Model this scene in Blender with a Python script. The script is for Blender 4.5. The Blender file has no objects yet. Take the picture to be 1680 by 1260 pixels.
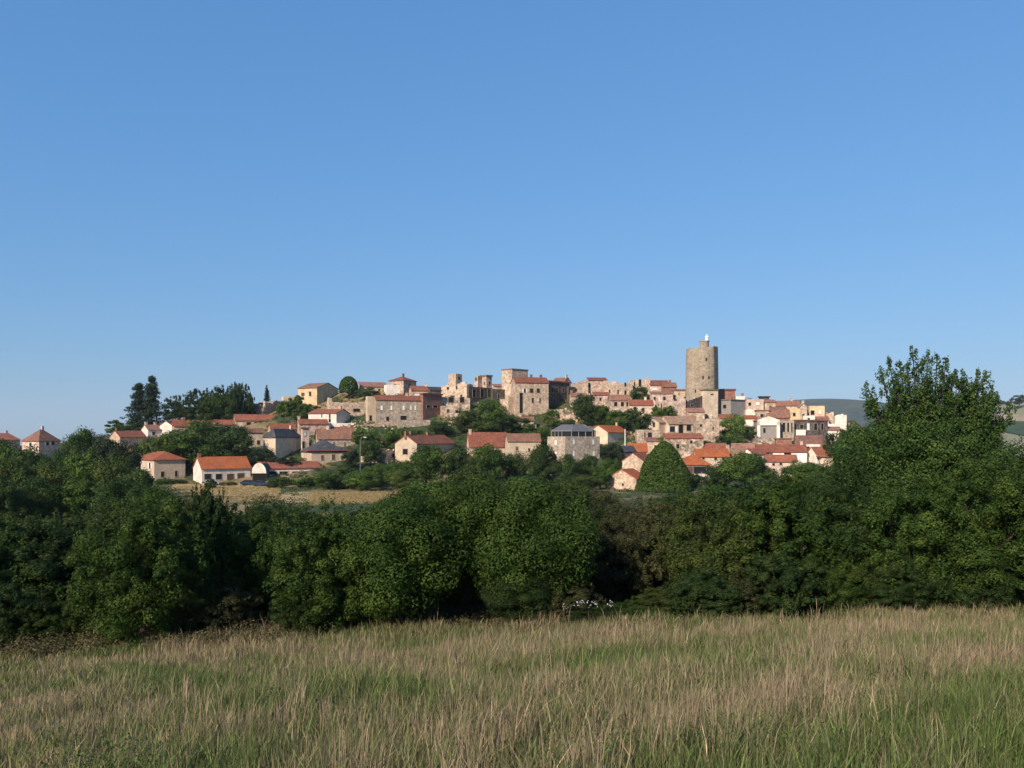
import bpy, math, random, re
import numpy as np
R = math.radians
S = bpy.context.scene
COL = S.collection
F, CX, HY = 1320.0, 840.0, 720.0          # focal length and horizon of the view, in photograph pixels
rng = np.random.default_rng(7)
random.seed(7)

# ------------------------------------------------------------------ terrain
CRX = [-900, -300, 0, 100, 200, 300, 400, 500, 600, 700, 850, 1000, 1100, 1200, 1300, 1380, 1450, 1600, 2000, 2600]
CRY = [770, 745, 738, 733, 715, 694, 676, 660, 648, 646, 650, 646, 650, 660, 673, 690, 722, 752, 765, 780]
Y0, Y1 = 215.0, 310.0
def crest(px): return np.interp(px, CRX, CRY)
def hillY(px, yb):
    c = float(crest(px))
    return float(np.clip(Y0 + (Y1 - Y0) * (800 - yb) / (800 - c), 190, 322))
def vnoise(x, y, s=1.0):
    x = x * s; y = y * s
    return (np.sin(x * 1.3 + 1.7 * np.sin(y * .7 + .3)) + np.sin(y * 1.1 + 1.9 * np.sin(x * .8 + 1.1)) + .5 * np.sin(2.3 * x - 1.9 * y)) / 2.5
def T(X, Y):
    X = np.asarray(X, float); Y = np.asarray(Y, float)
    tilt = np.where(X < 0, .045, .034) * np.clip(X, -25, 25)
    near = np.interp(Y, [-80, -8, -2, 27], [-1.0, -1.6, -1.75, -6.95]) + tilt * np.clip(1.6 - Y / 45, 0, 1)
    near += .07 * vnoise(X, Y, .5)
    mid = np.interp(Y, [27, 35, 60, 100, 150, 215], [-6.95, -7.4, -8.7, -11.0, -13.3, -13.03]) + tilt * np.clip(1.6 - Y / 45, 0, 1)
    mid += .3 * vnoise(X, Y, .09) * np.clip((Y - 35) / 40, 0, 1) * np.clip((215 - Y) / 30, 0, 1)
    px = CX + F * X / np.maximum(Y, 1)
    t = np.clip((Y - Y0) / (Y1 - Y0), 0, 1.06)
    hill = (HY - (800 + (crest(px) - 800) * t)) * Y / F
    zc = (HY - (800 + (crest(px) - 800) * 1.06)) * (Y0 + 1.06 * (Y1 - Y0)) / F
    far = np.interp(Y, [315.7, 340, 560, 900, 4000], [0, 0, 1, 1.2, 1.6])
    far = zc * np.clip(1 - far, 0, 1) - 30 * np.clip(far, 0, 1.6)
    return np.where(Y < 27, near, np.where(Y < Y0, mid, np.where(Y < 315.7, hill, far)))
def Tz(x, y): return float(T(x, y))

# ------------------------------------------------------------------ materials
def new_mat(name):
    m = bpy.data.materials.new(name); m.use_nodes = True
    nt = m.node_tree; b = nt.nodes['Principled BSDF']
    b.inputs['Roughness'].default_value = .85
    b.inputs['Specular IOR Level'].default_value = .2
    return m, nt, b
def nd(nt, t, **kw):
    n = nt.nodes.new(t)
    for k, v in kw.items():
        if k in n.inputs: n.inputs[k].default_value = v
        else: setattr(n, k, v)
    return n
def mathn(nt, op, a, b):
    n = nt.nodes.new('ShaderNodeMath'); n.operation = op
    for i, v in enumerate((a, b)):
        if isinstance(v, (int, float)): n.inputs[i].default_value = v
        else: nt.links.new(v, n.inputs[i])
    return n.outputs[0]
def maprange(nt, s, a, b, lo, hi):
    n = nt.nodes.new('ShaderNodeMapRange')
    nt.links.new(s, n.inputs[0])
    for i, v in enumerate((a, b, lo, hi)): n.inputs[i + 1].default_value = v
    return n.outputs[0]
def mixc(nt, f, a, b, bt='MIX'):
    n = nt.nodes.new('ShaderNodeMix'); n.data_type = 'RGBA'; n.blend_type = bt
    for sock, v in ((n.inputs[0], f), (n.inputs[6], a), (n.inputs[7], b)):
        if isinstance(v, (int, float)): sock.default_value = v
        elif isinstance(v, tuple): sock.default_value = (*v, 1)
        else: nt.links.new(v, sock)
    return n.outputs[2]
def coords(nt):
    tc = nd(nt, 'ShaderNodeTexCoord'); oi = nd(nt, 'ShaderNodeObjectInfo')
    v = nd(nt, 'ShaderNodeVectorMath', operation='ADD')
    nt.links.new(tc.outputs['Object'], v.inputs[0])
    m = mathn(nt, 'MULTIPLY', oi.outputs['Random'], 71.0)
    nt.links.new(m, v.inputs[1])
    return v.outputs[0], oi
def noise(nt, vec, scale, detail=3, rough=.55):
    n = nd(nt, 'ShaderNodeTexNoise', Scale=scale, Detail=detail, Roughness=rough)
    nt.links.new(vec, n.inputs['Vector']); return n.outputs['Fac']
def scale_rgb(nt, col, fac):
    n = nd(nt, 'ShaderNodeVectorMath', operation='SCALE')
    if isinstance(col, tuple): n.inputs[0].default_value = col
    else: nt.links.new(col, n.inputs[0])
    if isinstance(fac, (int, float)): n.inputs['Scale'].default_value = fac
    else: nt.links.new(fac, n.inputs['Scale'])
    return n.outputs[0]
def wall_mat(name, c, c2, stone=.5, stain=.45, sc=1.6):
    """masonry: large weather stains over stones of varied tone"""
    m, nt, b = new_mat(name)
    v, oi = coords(nt)
    n1 = noise(nt, v, .22, 4); n2 = noise(nt, v, sc, 4, .7)
    vo = nd(nt, 'ShaderNodeTexVoronoi', Scale=sc * 1.1); nt.links.new(v, vo.inputs['Vector'])
    bw = nd(nt, 'ShaderNodeRGBToBW'); nt.links.new(vo.outputs['Color'], bw.inputs[0])
    base = mixc(nt, maprange(nt, n1, .35, .65, 0, 1), c, c2)
    f = mathn(nt, 'MULTIPLY', maprange(nt, n2, .3, .7, 1 - stone, 1 + stone), maprange(nt, bw.outputs[0], .2, .8, 1 - .6 * stone, 1 + .6 * stone))
    f = mathn(nt, 'MULTIPLY', f, maprange(nt, noise(nt, v, .5, 3), .3, .7, 1 - stain * .6, 1 + stain * .35))
    f = mathn(nt, 'MULTIPLY', f, maprange(nt, oi.outputs['Random'], 0, 1, .85, 1.12))
    f = mathn(nt, 'MULTIPLY', f, maprange(nt, noise(nt, v, 2.2, 2, .6), .60, .70, 1, 1 - min(1.0 * stone, .5)))
    nt.links.new(scale_rgb(nt, base, f), b.inputs['Base Color'])
    bp = nd(nt, 'ShaderNodeBump', Strength=.5, Distance=.15); nt.links.new(n2, bp.inputs['Height'])
    nt.links.new(bp.outputs[0], b.inputs['Normal'])
    return m
def roof_mat(name, c, c2, var=.35):
    m, nt, b = new_mat(name)
    v, oi = coords(nt)
    n1 = noise(nt, v, .35, 4, .65); n2 = noise(nt, v, 2.2, 3, .7)
    base = mixc(nt, maprange(nt, n1, .38, .62, 0, 1), c, c2)
    base = mixc(nt, maprange(nt, noise(nt, v, .9, 4, .7), .52, .72, 0, .55), base, (.27, .18, .115))
    base = mixc(nt, maprange(nt, noise(nt, v, .6, 4, .7), .56, .74, 0, .7), base, (.09, .055, .042))
    f = mathn(nt, 'MULTIPLY', maprange(nt, n2, .3, .7, 1 - var, 1 + var), maprange(nt, oi.outputs['Random'], 0, 1, .85, 1.12))
    nt.links.new(scale_rgb(nt, base, f), b.inputs['Base Color'])
    w = nd(nt, 'ShaderNodeTexWave', Scale=1.1, Distortion=.6); w.bands_direction = 'DIAGONAL'; nt.links.new(v, w.inputs['Vector'])
    bp = nd(nt, 'ShaderNodeBump', Strength=.5, Distance=.08); nt.links.new(w.outputs['Fac'], bp.inputs['Height'])
    nt.links.new(bp.outputs[0], b.inputs['Normal'])
    return m
def flat_mat(name, c, rough=.7, var=.15, metal=0):
    m, nt, b = new_mat(name)
    v, oi = coords(nt)
    f = maprange(nt, noise(nt, v, 1.3, 3), .3, .7, 1 - var, 1 + var)
    nt.links.new(scale_rgb(nt, c, f), b.inputs['Base Color'])
    b.inputs['Roughness'].default_value = rough; b.inputs['Metallic'].default_value = metal
    return m
W = {
 'cream': wall_mat('cream_plaster', (.60, .465, .325), (.50, .38, .265), .1, .3),
 'yellow': wall_mat('yellow_plaster', (.64, .465, .27), (.54, .38, .22), .14, .3),
 'white': wall_mat('white_plaster', (.80, .71, .59), (.66, .56, .46), .12, .3),
 'pink': wall_mat('pink_plaster', (.62, .45, .35), (.53, .375, .285), .22, .38),
 'tan': wall_mat('tan_stone', (.50, .37, .265), (.40, .29, .205), .4, .45),
 'warm': wall_mat('warm_arkose_stone', (.56, .41, .29), (.46, .33, .23), .34, .4),
 'rose': wall_mat('rose_stone', (.54, .39, .30), (.42, .30, .23), .4, .45),
 'beige': wall_mat('beige_plaster', (.50, .375, .265), (.44, .33, .235), .1, .2),
 'grey': wall_mat('grey_stone', (.41, .325, .24), (.33, .26, .195), .34, .35),
 'greyp': wall_mat('grey_render', (.34, .29, .25), (.30, .26, .23), .1, .2),
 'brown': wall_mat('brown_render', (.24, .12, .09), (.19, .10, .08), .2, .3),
 'brick': wall_mat('red_brick', (.30, .14, .09), (.24, .12, .09), .3, .3),
 'dark': wall_mat('dark_and_shade_stone', (.12, .095, .08), (.09, .075, .065), .5, .5),  # dark tone; on the shaded houses it paints in their shade
 'rubble': wall_mat('rubble_stone', (.54, .40, .29), (.30, .22, .155), .75, .5, 1.1),
}
RF = {
 'orange': roof_mat('orange_tiles', (.37, .098, .03), (.29, .08, .032), .22),
 'terracotta': roof_mat('terracotta_tiles', (.31, .088, .04), (.24, .075, .04), .3),
 'red': roof_mat('red_tiles', (.27, .085, .048), (.20, .07, .044), .35),
 'brown': roof_mat('brown_tiles', (.25, .115, .072), (.18, .092, .064), .4),
 'pinkr': roof_mat('pink_tiles', (.29, .14, .10), (.22, .105, .08), .4),
 'tan': roof_mat('tan_tiles', (.32, .20, .125), (.26, .15, .10), .4),
 'slate': roof_mat('slate_roof', (.055, .058, .066), (.04, .043, .05), .2),
 'metal': flat_mat('grey_zinc', (.115, .108, .118), .6, .25),
 'stone': W['rubble'],
}
M = {
 'pane': flat_mat('dark_glass', (.025, .022, .022), .25, .3),
 'frame': flat_mat('stone_surround', (.36, .28, .2), .8, .25),
 'shutter': flat_mat('pale_shutter', (.74, .70, .64), .6, .1),
 'bshutter': flat_mat('brown_shutter', (.11, .06, .04), .6, .2),
 'wood': flat_mat('weathered_wood', (.16, .11, .08), .8, .4),
 'bark': flat_mat('bark', (.045, .035, .028), .9, .5),
 'pole': flat_mat('grey_pole', (.22, .225, .22), .5, .1),
 'whitep': flat_mat('white_paint', (.82, .80, .76), .5, .06),
 'black': flat_mat('painted_interior_shade', (.012, .011, .011), .9, .2),  # black colour painted for the unlit inside of openings
 'carblue': flat_mat('dark_blue_car_paint', (.025, .045, .085), .3, .05),
 'carwhite': flat_mat('pale_car_paint', (.6, .62, .64), .3, .05),
 'tyre': flat_mat('tyre_rubber', (.02, .02, .02), .8, .1),
 'drystem': flat_mat('dry_stem', (.36, .26, .16), .8, .3),
 'asphalt': flat_mat('asphalt', (.075, .058, .04), .95, .3),
}
def foliage_mat():
    m, nt, b = new_mat('foliage')
    oi = nd(nt, 'ShaderNodeObjectInfo'); at = nd(nt, 'ShaderNodeAttribute', attribute_name='tint')
    c = scale_rgb(nt, oi.outputs['Color'], at.outputs['Fac'])
    hs = nd(nt, 'ShaderNodeHueSaturation'); nt.links.new(c, hs.inputs['Color'])
    nt.links.new(maprange(nt, at.outputs['Fac'], .5, 1.5, .53, .47), hs.inputs['Hue'])
    b.inputs['Roughness'].default_value = .65; b.inputs['Specular IOR Level'].default_value = .12
    nt.links.new(hs.outputs[0], b.inputs['Base Color'])
    tr = nd(nt, 'ShaderNodeBsdfTranslucent'); nt.links.new(scale_rgb(nt, hs.outputs[0], 1.25), tr.inputs['Color'])
    mx = nd(nt, 'ShaderNodeMixShader'); mx.inputs[0].default_value = .25
    nt.links.new(b.outputs[0], mx.inputs[1]); nt.links.new(tr.outputs[0], mx.inputs[2])
    nt.links.new(mx.outputs[0], nt.nodes['Material Output'].inputs[0])
    return m
def grass_mat():
    m, nt, b = new_mat('grass_blades')
    at = nd(nt, 'ShaderNodeAttribute', attribute_name='col')
    nt.links.new(at.outputs['Color'], b.inputs['Base Color']); b.inputs['Roughness'].default_value = .7
    tr = nd(nt, 'ShaderNodeBsdfTranslucent'); nt.links.new(at.outputs['Color'], tr.inputs['Color'])
    mx = nd(nt, 'ShaderNodeMixShader'); mx.inputs[0].default_value = .3
    nt.links.new(b.outputs[0], mx.inputs[1]); nt.links.new(tr.outputs[0], mx.inputs[2])
    nt.links.new(mx.outputs[0], nt.nodes['Material Output'].inputs[0])
    return m
M['leaf'] = foliage_mat(); M['grass'] = grass_mat()
def terrain_mat():
    m, nt, b = new_mat('ground')
    g = nd(nt, 'ShaderNodeNewGeometry'); p = g.outputs['Position']
    n1 = noise(nt, p, .035, 5, .6); n2 = noise(nt, p, .3, 5, .7); n3 = noise(nt, p, 3, 3, .7)
    dry = mixc(nt, n3, (.30, .21, .095), (.21, .15, .07))
    grn = mixc(nt, n3, (.06, .078, .028), (.036, .052, .018))
    c = mixc(nt, maprange(nt, n1, .42, .52, 0, 1), dry, grn)
    c = mixc(nt, maprange(nt, n2, .6, .75, 0, .7), c, (.22, .15, .10))
    sx = nd(nt, 'ShaderNodeSeparateXYZ'); nt.links.new(p, sx.inputs[0])
    soil = mixc(nt, n2, (.07, .055, .03), (.045, .055, .02))
    c = mixc(nt, maprange(nt, sx.outputs['Y'], 40, 90, 0, 1), soil, c)
    far = mixc(nt, noise(nt, p, .012, 3), (.07, .085, .045), (.14, .125, .07))
    c = mixc(nt, maprange(nt, sx.outputs['Y'], 330, 420, 0, 1), c, far)
    nt.links.new(c, b.inputs['Base Color'])
    return m
M['ground'] = terrain_mat()

# ------------------------------------------------------------------ mesh helpers
def tag(o, label=None, cat=None, group=None, kind=None):
    if label: o['label'] = label
    if cat: o['category'] = cat
    if group: o['group'] = group
    if kind: o['kind'] = kind
    return o
def empty(name, loc, rz=0):
    o = bpy.data.objects.new(name, None); COL.objects.link(o)
    o.location = loc; o.rotation_euler = (0, 0, rz); o.empty_display_size = .5
    return o
class MB:
    def __init__(s): s.v = []; s.f = []
    def poly(s, pts, idx=None):
        n = len(s.v); s.v += [tuple(map(float, p)) for p in pts]
        s.f += [[n + i for i in g] for g in (idx or [range(len(pts))])]
    def box(s, x0, x1, y0, y1, z0, z1):
        s.poly([(x0, y0, z0), (x1, y0, z0), (x1, y1, z0), (x0, y1, z0), (x0, y0, z1), (x1, y0, z1), (x1, y1, z1), (x0, y1, z1)],
               [(3, 2, 1, 0), (4, 5, 6, 7), (0, 1, 5, 4), (1, 2, 6, 5), (2, 3, 7, 6), (3, 0, 4, 7)])
    def tube(s, pts, rad, n=7):
        pts = [np.array(p, float) for p in pts]; b0 = len(s.v)
        for i, p in enumerate(pts):
            d = pts[min(i + 1, len(pts) - 1)] - pts[max(i - 1, 0)]; d /= max(np.linalg.norm(d), 1e-9)
            a = np.cross(d, (0, 0, 1) if abs(d[2]) < .9 else (1, 0, 0)); a /= np.linalg.norm(a); c = np.cross(d, a)
            r = rad[i] if hasattr(rad, '__len__') else rad
            for k in range(n):
                t = 2 * math.pi * k / n; s.v.append(tuple(p + r * (math.cos(t) * a + math.sin(t) * c)))
        for i in range(len(pts) - 1):
            for k in range(n):
                s.f.append([b0 + i * n + k, b0 + i * n + (k + 1) % n, b0 + (i + 1) * n + (k + 1) % n, b0 + (i + 1) * n + k])
        s.f.append([b0 + k for k in range(n)][::-1]); s.f.append([b0 + (len(pts) - 1) * n + k for k in range(n)])
    def lathe(s, prof, n=24, c=(0, 0, 0), uv=None):
        b0 = len(s.v)
        for r, z in prof:
            for k in range(n):
                t = 2 * math.pi * k / n; s.v.append((c[0] + r * math.cos(t), c[1] + r * math.sin(t), c[2] + z))
        for i in range(len(prof) - 1):
            for k in range(n):
                s.f.append([b0 + i * n + k, b0 + i * n + (k + 1) % n, b0 + (i + 1) * n + (k + 1) % n, b0 + (i + 1) * n + k])
        s.f.append([b0 + k for k in range(n)][::-1]); s.f.append([b0 + (len(prof) - 1) * n + k for k in range(n)])
    def extrude(s, pts, vec):
        """closed prism: polygon pts pushed along vec"""
        n = len(pts); v = np.array(vec, float); p2 = [tuple(np.array(p, float) + v) for p in pts]
        s.poly(list(pts) + p2, [tuple(range(n))[::-1], tuple(range(n, 2 * n))] + [(i, (i + 1) % n, n + (i + 1) % n, n + i) for i in range(n)])
    def build(s, name, mat, parent=None, smooth=False):
        me = bpy.data.meshes.new(name); me.from_pydata(s.v, [], s.f)
        import bmesh
        bm = bmesh.new(); bm.from_mesh(me); bmesh.ops.recalc_face_normals(bm, faces=bm.faces); bm.to_mesh(me); bm.free()
        me.materials.append(mat)
        if smooth: me.polygons.foreach_set('use_smooth', [True] * len(me.polygons))
        o = bpy.data.objects.new(name, me); COL.objects.link(o)
        if parent: o.parent = parent
        return o
def np_mesh(name, V, faces, mat, attr=None):
    """V (n,3); faces list of (m,k) index arrays; attr (name, values) scalar or rgba on points"""
    me = bpy.data.meshes.new(name); me.vertices.add(len(V)); me.vertices.foreach_set('co', np.ascontiguousarray(V, np.float32).ravel())
    idx = np.concatenate([f.ravel() for f in faces]).astype(np.int32)
    cnt = np.concatenate([np.full(len(f), f.shape[1]) for f in faces]).astype(np.int32)
    me.loops.add(len(idx)); me.loops.foreach_set('vertex_index', idx)
    me.polygons.add(len(cnt)); me.polygons.foreach_set('loop_start', np.concatenate([[0], np.cumsum(cnt)[:-1]]).astype(np.int32))
    if attr:
        nm, val = attr
        if val.ndim == 1:
            a = me.attributes.new(nm, 'FLOAT', 'POINT'); a.data.foreach_set('value', val.astype(np.float32))
        else:
            a = me.attributes.new(nm, 'FLOAT_COLOR', 'POINT'); a.data.foreach_set('color', np.c_[val, np.ones(len(val))].astype(np.float32).ravel())
    me.materials.append(mat); me.update(calc_edges=True); me.validate()
    return me
def obj_of(me, name, parent=None, color=None):
    o = bpy.data.objects.new(name, me); COL.objects.link(o)
    if parent: o.parent = parent
    if color: o.color = (*color, 1)
    return o
def unit(a): return a / np.maximum(np.linalg.norm(a, axis=-1, keepdims=True), 1e-9)
def leaf_quads(P, N, L, asp, g):
    """one diamond leaf per point: P place, N normal, L length"""
    n = len(P); t = unit(np.cross(N, g.normal(size=(n, 3)))); b = np.cross(N, t)
    L = L[:, None]; w = L * asp
    V = np.stack([P - t * L * .5, P + b * w * .5 + N * L * .06, P + t * L * .5, P - b * w * .5 + N * L * .06], 1).reshape(-1, 3)
    Fq = np.arange(4 * n).reshape(n, 4)
    return V, Fq
def blob_leaves(C, Rd, n, L, g, up=.25, jit=.75, asp=.65, spread=.12, tv=.28):
    """clumps of leaves: C centres (k,3), Rd radii (k,3) -> V, F, tint"""
    k = len(C); C = np.repeat(C, n, 0); Rr = np.repeat(Rd, n, 0)
    bt = np.repeat(g.uniform(1 - tv, 1 + tv, k), n)
    d = unit(g.normal(size=(k * n, 3)))
    r = 1 - np.abs(g.normal(0, .22, k * n)) + g.exponential(spread, k * n)
    P = C + d * Rr * r[:, None]
    N = unit(d * 1.25 + g.normal(size=d.shape) * jit * .6 + np.array([0, 0, up]))
    V, Fq = leaf_quads(P, N, L * g.uniform(.6, 1.35, k * n), asp, g)
    return V, Fq, np.repeat(bt * g.uniform(.65, 1.35, k * n), 4)
# ------------------------------------------------------------------ plants
def ell_pts(n, g, c, s, lo=.6, hi=.85, zmin=None):
    d = unit(g.normal(size=(n * 3, 3)))
    p = np.array(c) + d * np.array(s) * g.uniform(lo, hi, (n * 3, 1))
    if zmin is not None: p = p[p[:, 2] > zmin]
    return p[:n]
def crown_mesh(kind, seed, nb, nl, L):
    g = np.random.default_rng(seed)
    if kind == 'round':
        C = np.r_[ell_pts(int(nb * .8), g, (0, 0, .53), (.48, .48, .48), .6, .86, .1), ell_pts(nb - int(nb * .8), g, (0, 0, .5), (.4, .4, .4), .1, .5)]
        Rd = g.uniform(.07, .17, (len(C), 1)) * np.array([1, 1, .85])
    elif kind == 'bush':
        C = np.r_[ell_pts(int(nb * .85), g, (0, 0, .42), (.5, .5, .55), .66, .88, .06), ell_pts(nb - int(nb * .85), g, (0, 0, .45), (.4, .4, .4), .1, .6)]
        Rd = (g.uniform(.03, .085, (len(C), 1)) if nl > 250 else g.uniform(.05, .15, (len(C), 1))) * np.array([1, 1, .85])
        if nl > 150:            # irregular: stretch lobes, add leafy shoots that break the outline
            C = C * (1 + .16 * vnoise(C[:, :1] * 9 + seed, C[:, 1:2] * 9, 1) + .1 * vnoise(C[:, 2:3] * 11, C[:, :1] * 7 + seed, 1))
            E = ell_pts(70, g, (0, 0, .42), (.5, .5, .55), .9, 1.1, .3)
            C = np.r_[C, E, E + np.array([0, 0, .03])]; Rd = np.r_[Rd, np.repeat(g.uniform(.012, .03, (len(E), 1)) * np.array([1, 1, 2.2]), 2, 0).reshape(-1, 3)[:2 * len(E)]]
    elif kind == 'tall':
        C = np.r_[ell_pts(nb, g, (0, 0, .55), (.42, .42, .45), .4, .85, .12)]
        C[:, :2] *= (1.15 - .75 * C[:, 2:3])
        Rd = g.uniform(.08, .17, (len(C), 1)) * np.array([1, 1, 1.3])
    elif kind == 'clip':            # clipped smooth cone
        t = g.uniform(0, 1, nb) ** 1.3; a = g.uniform(0, 2 * np.pi, nb)
        r = .47 * np.clip(1 - t ** 1.55, 0, 1) ** .74 * (1 + .05 * np.sin(5 * a + 9 * t)) + .015
        C = np.c_[r * np.cos(a), r * np.sin(a), .02 + t * .95]; Rd = np.full((nb, 3), .026)
    elif kind == 'dome':
        d = unit(g.normal(size=(nb * 2, 3))); d = d[d[:, 2] > -.3][:nb]
        C = np.array([0, 0, .45]) + d * np.array([.46, .46, .51]); C[:, 2] = np.maximum(C[:, 2], .05); Rd = np.full((nb, 3), .04)
    elif kind == 'conifer':
        C = []; 
        for i in range(22):
            z = .12 + .86 * (i / 21); rr = .52 * (1 - z) ** .62 * g.uniform(.5, 1.2) + .025
            nbr = 6 if z < .85 else 3; a0 = g.uniform(0, 6)
            for k in range(nbr):
                if g.random() < .24: continue
                a = a0 + k * 2 * math.pi / nbr + g.normal(0, .25); q = rr * g.uniform(.6, 1.1)
                for s_ in (.3, .6, .95): C.append((q * s_ * math.cos(a), q * s_ * math.sin(a), z - q * s_ * .28 + g.normal(0, .008)))
        C = np.array(C); Rd = np.full((len(C), 3), 1.0) * np.array([.07, .07, .022])
    if nl > 150 and kind in ('bush', 'round'):
        # fewer leaves on the small shoots
        sm = np.zeros(len(C), bool); sm[len(C) - 140:] = kind == 'bush'
        V1, F1, t1 = blob_leaves(C[sm], Rd[sm], 26, L, g) if sm.any() else (np.zeros((0, 3)), np.zeros((0, 4), int), np.zeros(0))
        V, Fq, t = blob_leaves(C[~sm], Rd[~sm], nl, L, g, spread=.12, jit=.5, tv=.34)
        V = np.r_[V, V1]; Fq = np.r_[Fq, F1 + len(V) - len(V1)]; t = np.r_[t, t1]
    else: V, Fq, t = blob_leaves(C, Rd, nl, L, g, spread=.04 if kind in ('clip', 'dome') else .13, asp=.35 if kind == 'conifer' else .65,
                           jit=.5 if kind in ('clip', 'dome') else .8)
    V[:, 2] = np.maximum(V[:, 2], .004)
    return np_mesh('crown', V, [Fq], M['leaf'], ('tint', t))
def trunk_mesh(kind, seed):
    g = np.random.default_rng(seed); m = MB()
    if kind in ('conifer', 'clip'): m.tube([(0, 0, -.06), (0, 0, .4), (0, 0, .93)], [.03, .018, .004])
    else:
        m.tube([(0, 0, -.08), (.01, 0, .15), (.02, .01, .35), (0, .02, .7)], [.034, .026, .02, .006])
        for k in range(5):
            a = k * 1.26 + g.uniform(0, .6); z = g.uniform(.15, .38); q = g.uniform(.2, .36)
            m.tube([(.01, 0, z), (q * .5 * math.cos(a), q * .5 * math.sin(a), z + .14), (q * math.cos(a), q * math.sin(a), z + .34)], [.014, .009, .003], 5)
    o = m.build('trunk', M['bark']); me = o.data; bpy.data.objects.remove(o); return me
VAR = {}
def variants(key, kind, n, nb, nl, L):
    VAR[key] = [(crown_mesh(kind, 100 * n + 7 * i + len(key), nb, nl, L), trunk_mesh(kind, i + 3)) for i in range(n)]
variants('far', 'round', 4, 40, 170, .045)
variants('shrub', 'bush', 4, 40, 120, .055)
variants('mid', 'round', 4, 60, 260, .034)
VAR['near'] = [(crown_mesh('bush', 501 + 13 * i, 270, 300, .0175 * q), trunk_mesh('bush', i + 3)) for i, q in enumerate((1, .82, 1.15, .9, 1.28, .75))]
variants('grove', 'bush', 4, 70, 200, .036)
variants('neart', 'round', 3, 95, 800, .0175)
variants('tall', 'tall', 2, 50, 90, .045)
variants('clip', 'clip', 1, 3200, 12, .03)
variants('dome', 'dome', 1, 900, 14, .05)
variants('conifer', 'conifer', 3, 0, 26, .055)
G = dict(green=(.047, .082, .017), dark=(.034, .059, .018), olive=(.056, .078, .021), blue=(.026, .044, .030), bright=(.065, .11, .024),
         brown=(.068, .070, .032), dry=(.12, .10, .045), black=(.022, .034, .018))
cnt = {}
def tree(name, label, px, w, yt, yb, kind, col, Y=None, cat=None, group=None, z=None):
    Y = Y or hillY(px, yb); X = (px - CX) * Y / F
    z0 = Tz(X, Y) if z is None else z
    h = max((HY - yt) * Y / F - z0, .6); ww = w * Y / F
    i = cnt.get(kind, 0); cnt[kind] = i + 1; boost = {'near': .86, 'neart': .86, 'grove': .9, 'conifer': .9}.get(kind, 1.22)
    cr, tr = VAR[kind][i % len(VAR[kind])]
    r = empty(name, (X, Y, z0), 0 if kind in ('clip',) else (i * 2.39996) % 6.283)
    r.scale = (ww, ww, h)
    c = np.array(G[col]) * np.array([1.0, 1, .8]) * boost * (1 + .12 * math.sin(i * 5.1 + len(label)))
    obj_of(cr, 'crown', r, tuple(c)); obj_of(tr, 'trunk', r)
    tag(r, label, cat or ('tree' if 'tree' in name else 'shrub'), group)
    return r

# ------------------------------------------------------------------ houses
class Frame: pass
def window(par, P, u, n, w, h, style):
    """P centre on wall (local), u along wall, n outward"""
    P = np.array(P); u = np.array(u); n = np.array(n); z = np.array([0, 0, 1.])
    def q(a, b, c): return tuple(P + u * a + z * b + n * c)
    m = MB(); fw = .11
    def bar(a0, a1, b0, b1, c):
        m.poly([q(a0, b0, -.02), q(a1, b0, -.02), q(a1, b1, -.02), q(a0, b1, -.02), q(a0, b0, c), q(a1, b0, c), q(a1, b1, c), q(a0, b1, c)],
               [(3, 2, 1, 0), (4, 5, 6, 7), (0, 1, 5, 4), (1, 2, 6, 5), (2, 3, 7, 6), (3, 0, 4, 7)])
    bar(-w / 2 - fw, -w / 2, -h / 2, h / 2, .07); bar(w / 2, w / 2 + fw, -h / 2, h / 2, .07)
    bar(-w / 2 - fw, w / 2 + fw, h / 2, h / 2 + fw, .08); bar(-w / 2 - fw - .05, w / 2 + fw + .05, -h / 2 - fw, -h / 2, .13)
    wo = m.build('door' if style == 'b' else 'window', M['frame'], par)
    m = MB()
    m.poly([q(-w / 2 - .02, -h / 2 - .02, -.03), q(w / 2 + .02, -h / 2 - .02, -.03), q(w / 2 + .02, h / 2 + .02, -.03), q(-w / 2 - .02, h / 2 + .02, -.03),
            q(-w / 2 - .02, -h / 2 - .02, .03), q(w / 2 + .02, -h / 2 - .02, .03), q(w / 2 + .02, h / 2 + .02, .03), q(-w / 2 - .02, h / 2 + .02, .03)],
           [(3, 2, 1, 0), (4, 5, 6, 7), (0, 1, 5, 4), (1, 2, 6, 5), (2, 3, 7, 6), (3, 0, 4, 7)])
    if style == 'd' and w > .5 and (int(abs(P[0] * 37 + P[2] * 11 + P[1] * 5)) % 5) < 2:
        for sgn in (-1, 1):
            sh = MB(); a0, a1 = sorted((sgn * (w / 2 + fw + .02), sgn * (w / 2 + fw + .02 + w * .5)))
            sh.poly([q(a0, -h / 2, .01), q(a1, -h / 2, .01), q(a1, h / 2, .01), q(a0, h / 2, .01), q(a0, -h / 2, .06), q(a1, -h / 2, .06), q(a1, h / 2, .06), q(a0, h / 2, .06)],
                    [(3, 2, 1, 0), (4, 5, 6, 7), (0, 1, 5, 4), (1, 2, 6, 5), (2, 3, 7, 6), (3, 0, 4, 7)])
            sh.build('shutter', M['bshutter' if int(abs(P[1] * 13)) % 2 else 'shutter'], wo)
    m.build({'s': 'shutter', 'b': 'door_leaf', 'k': 'opening_shade'}.get(style, 'pane'), {'s': M['shutter'], 'b': M['bshutter'], 'k': M['black']}.get(style, M['pane']), wo)  # style k: black panel painting the shade inside an opening
NH = [0]; HD = {}
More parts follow.
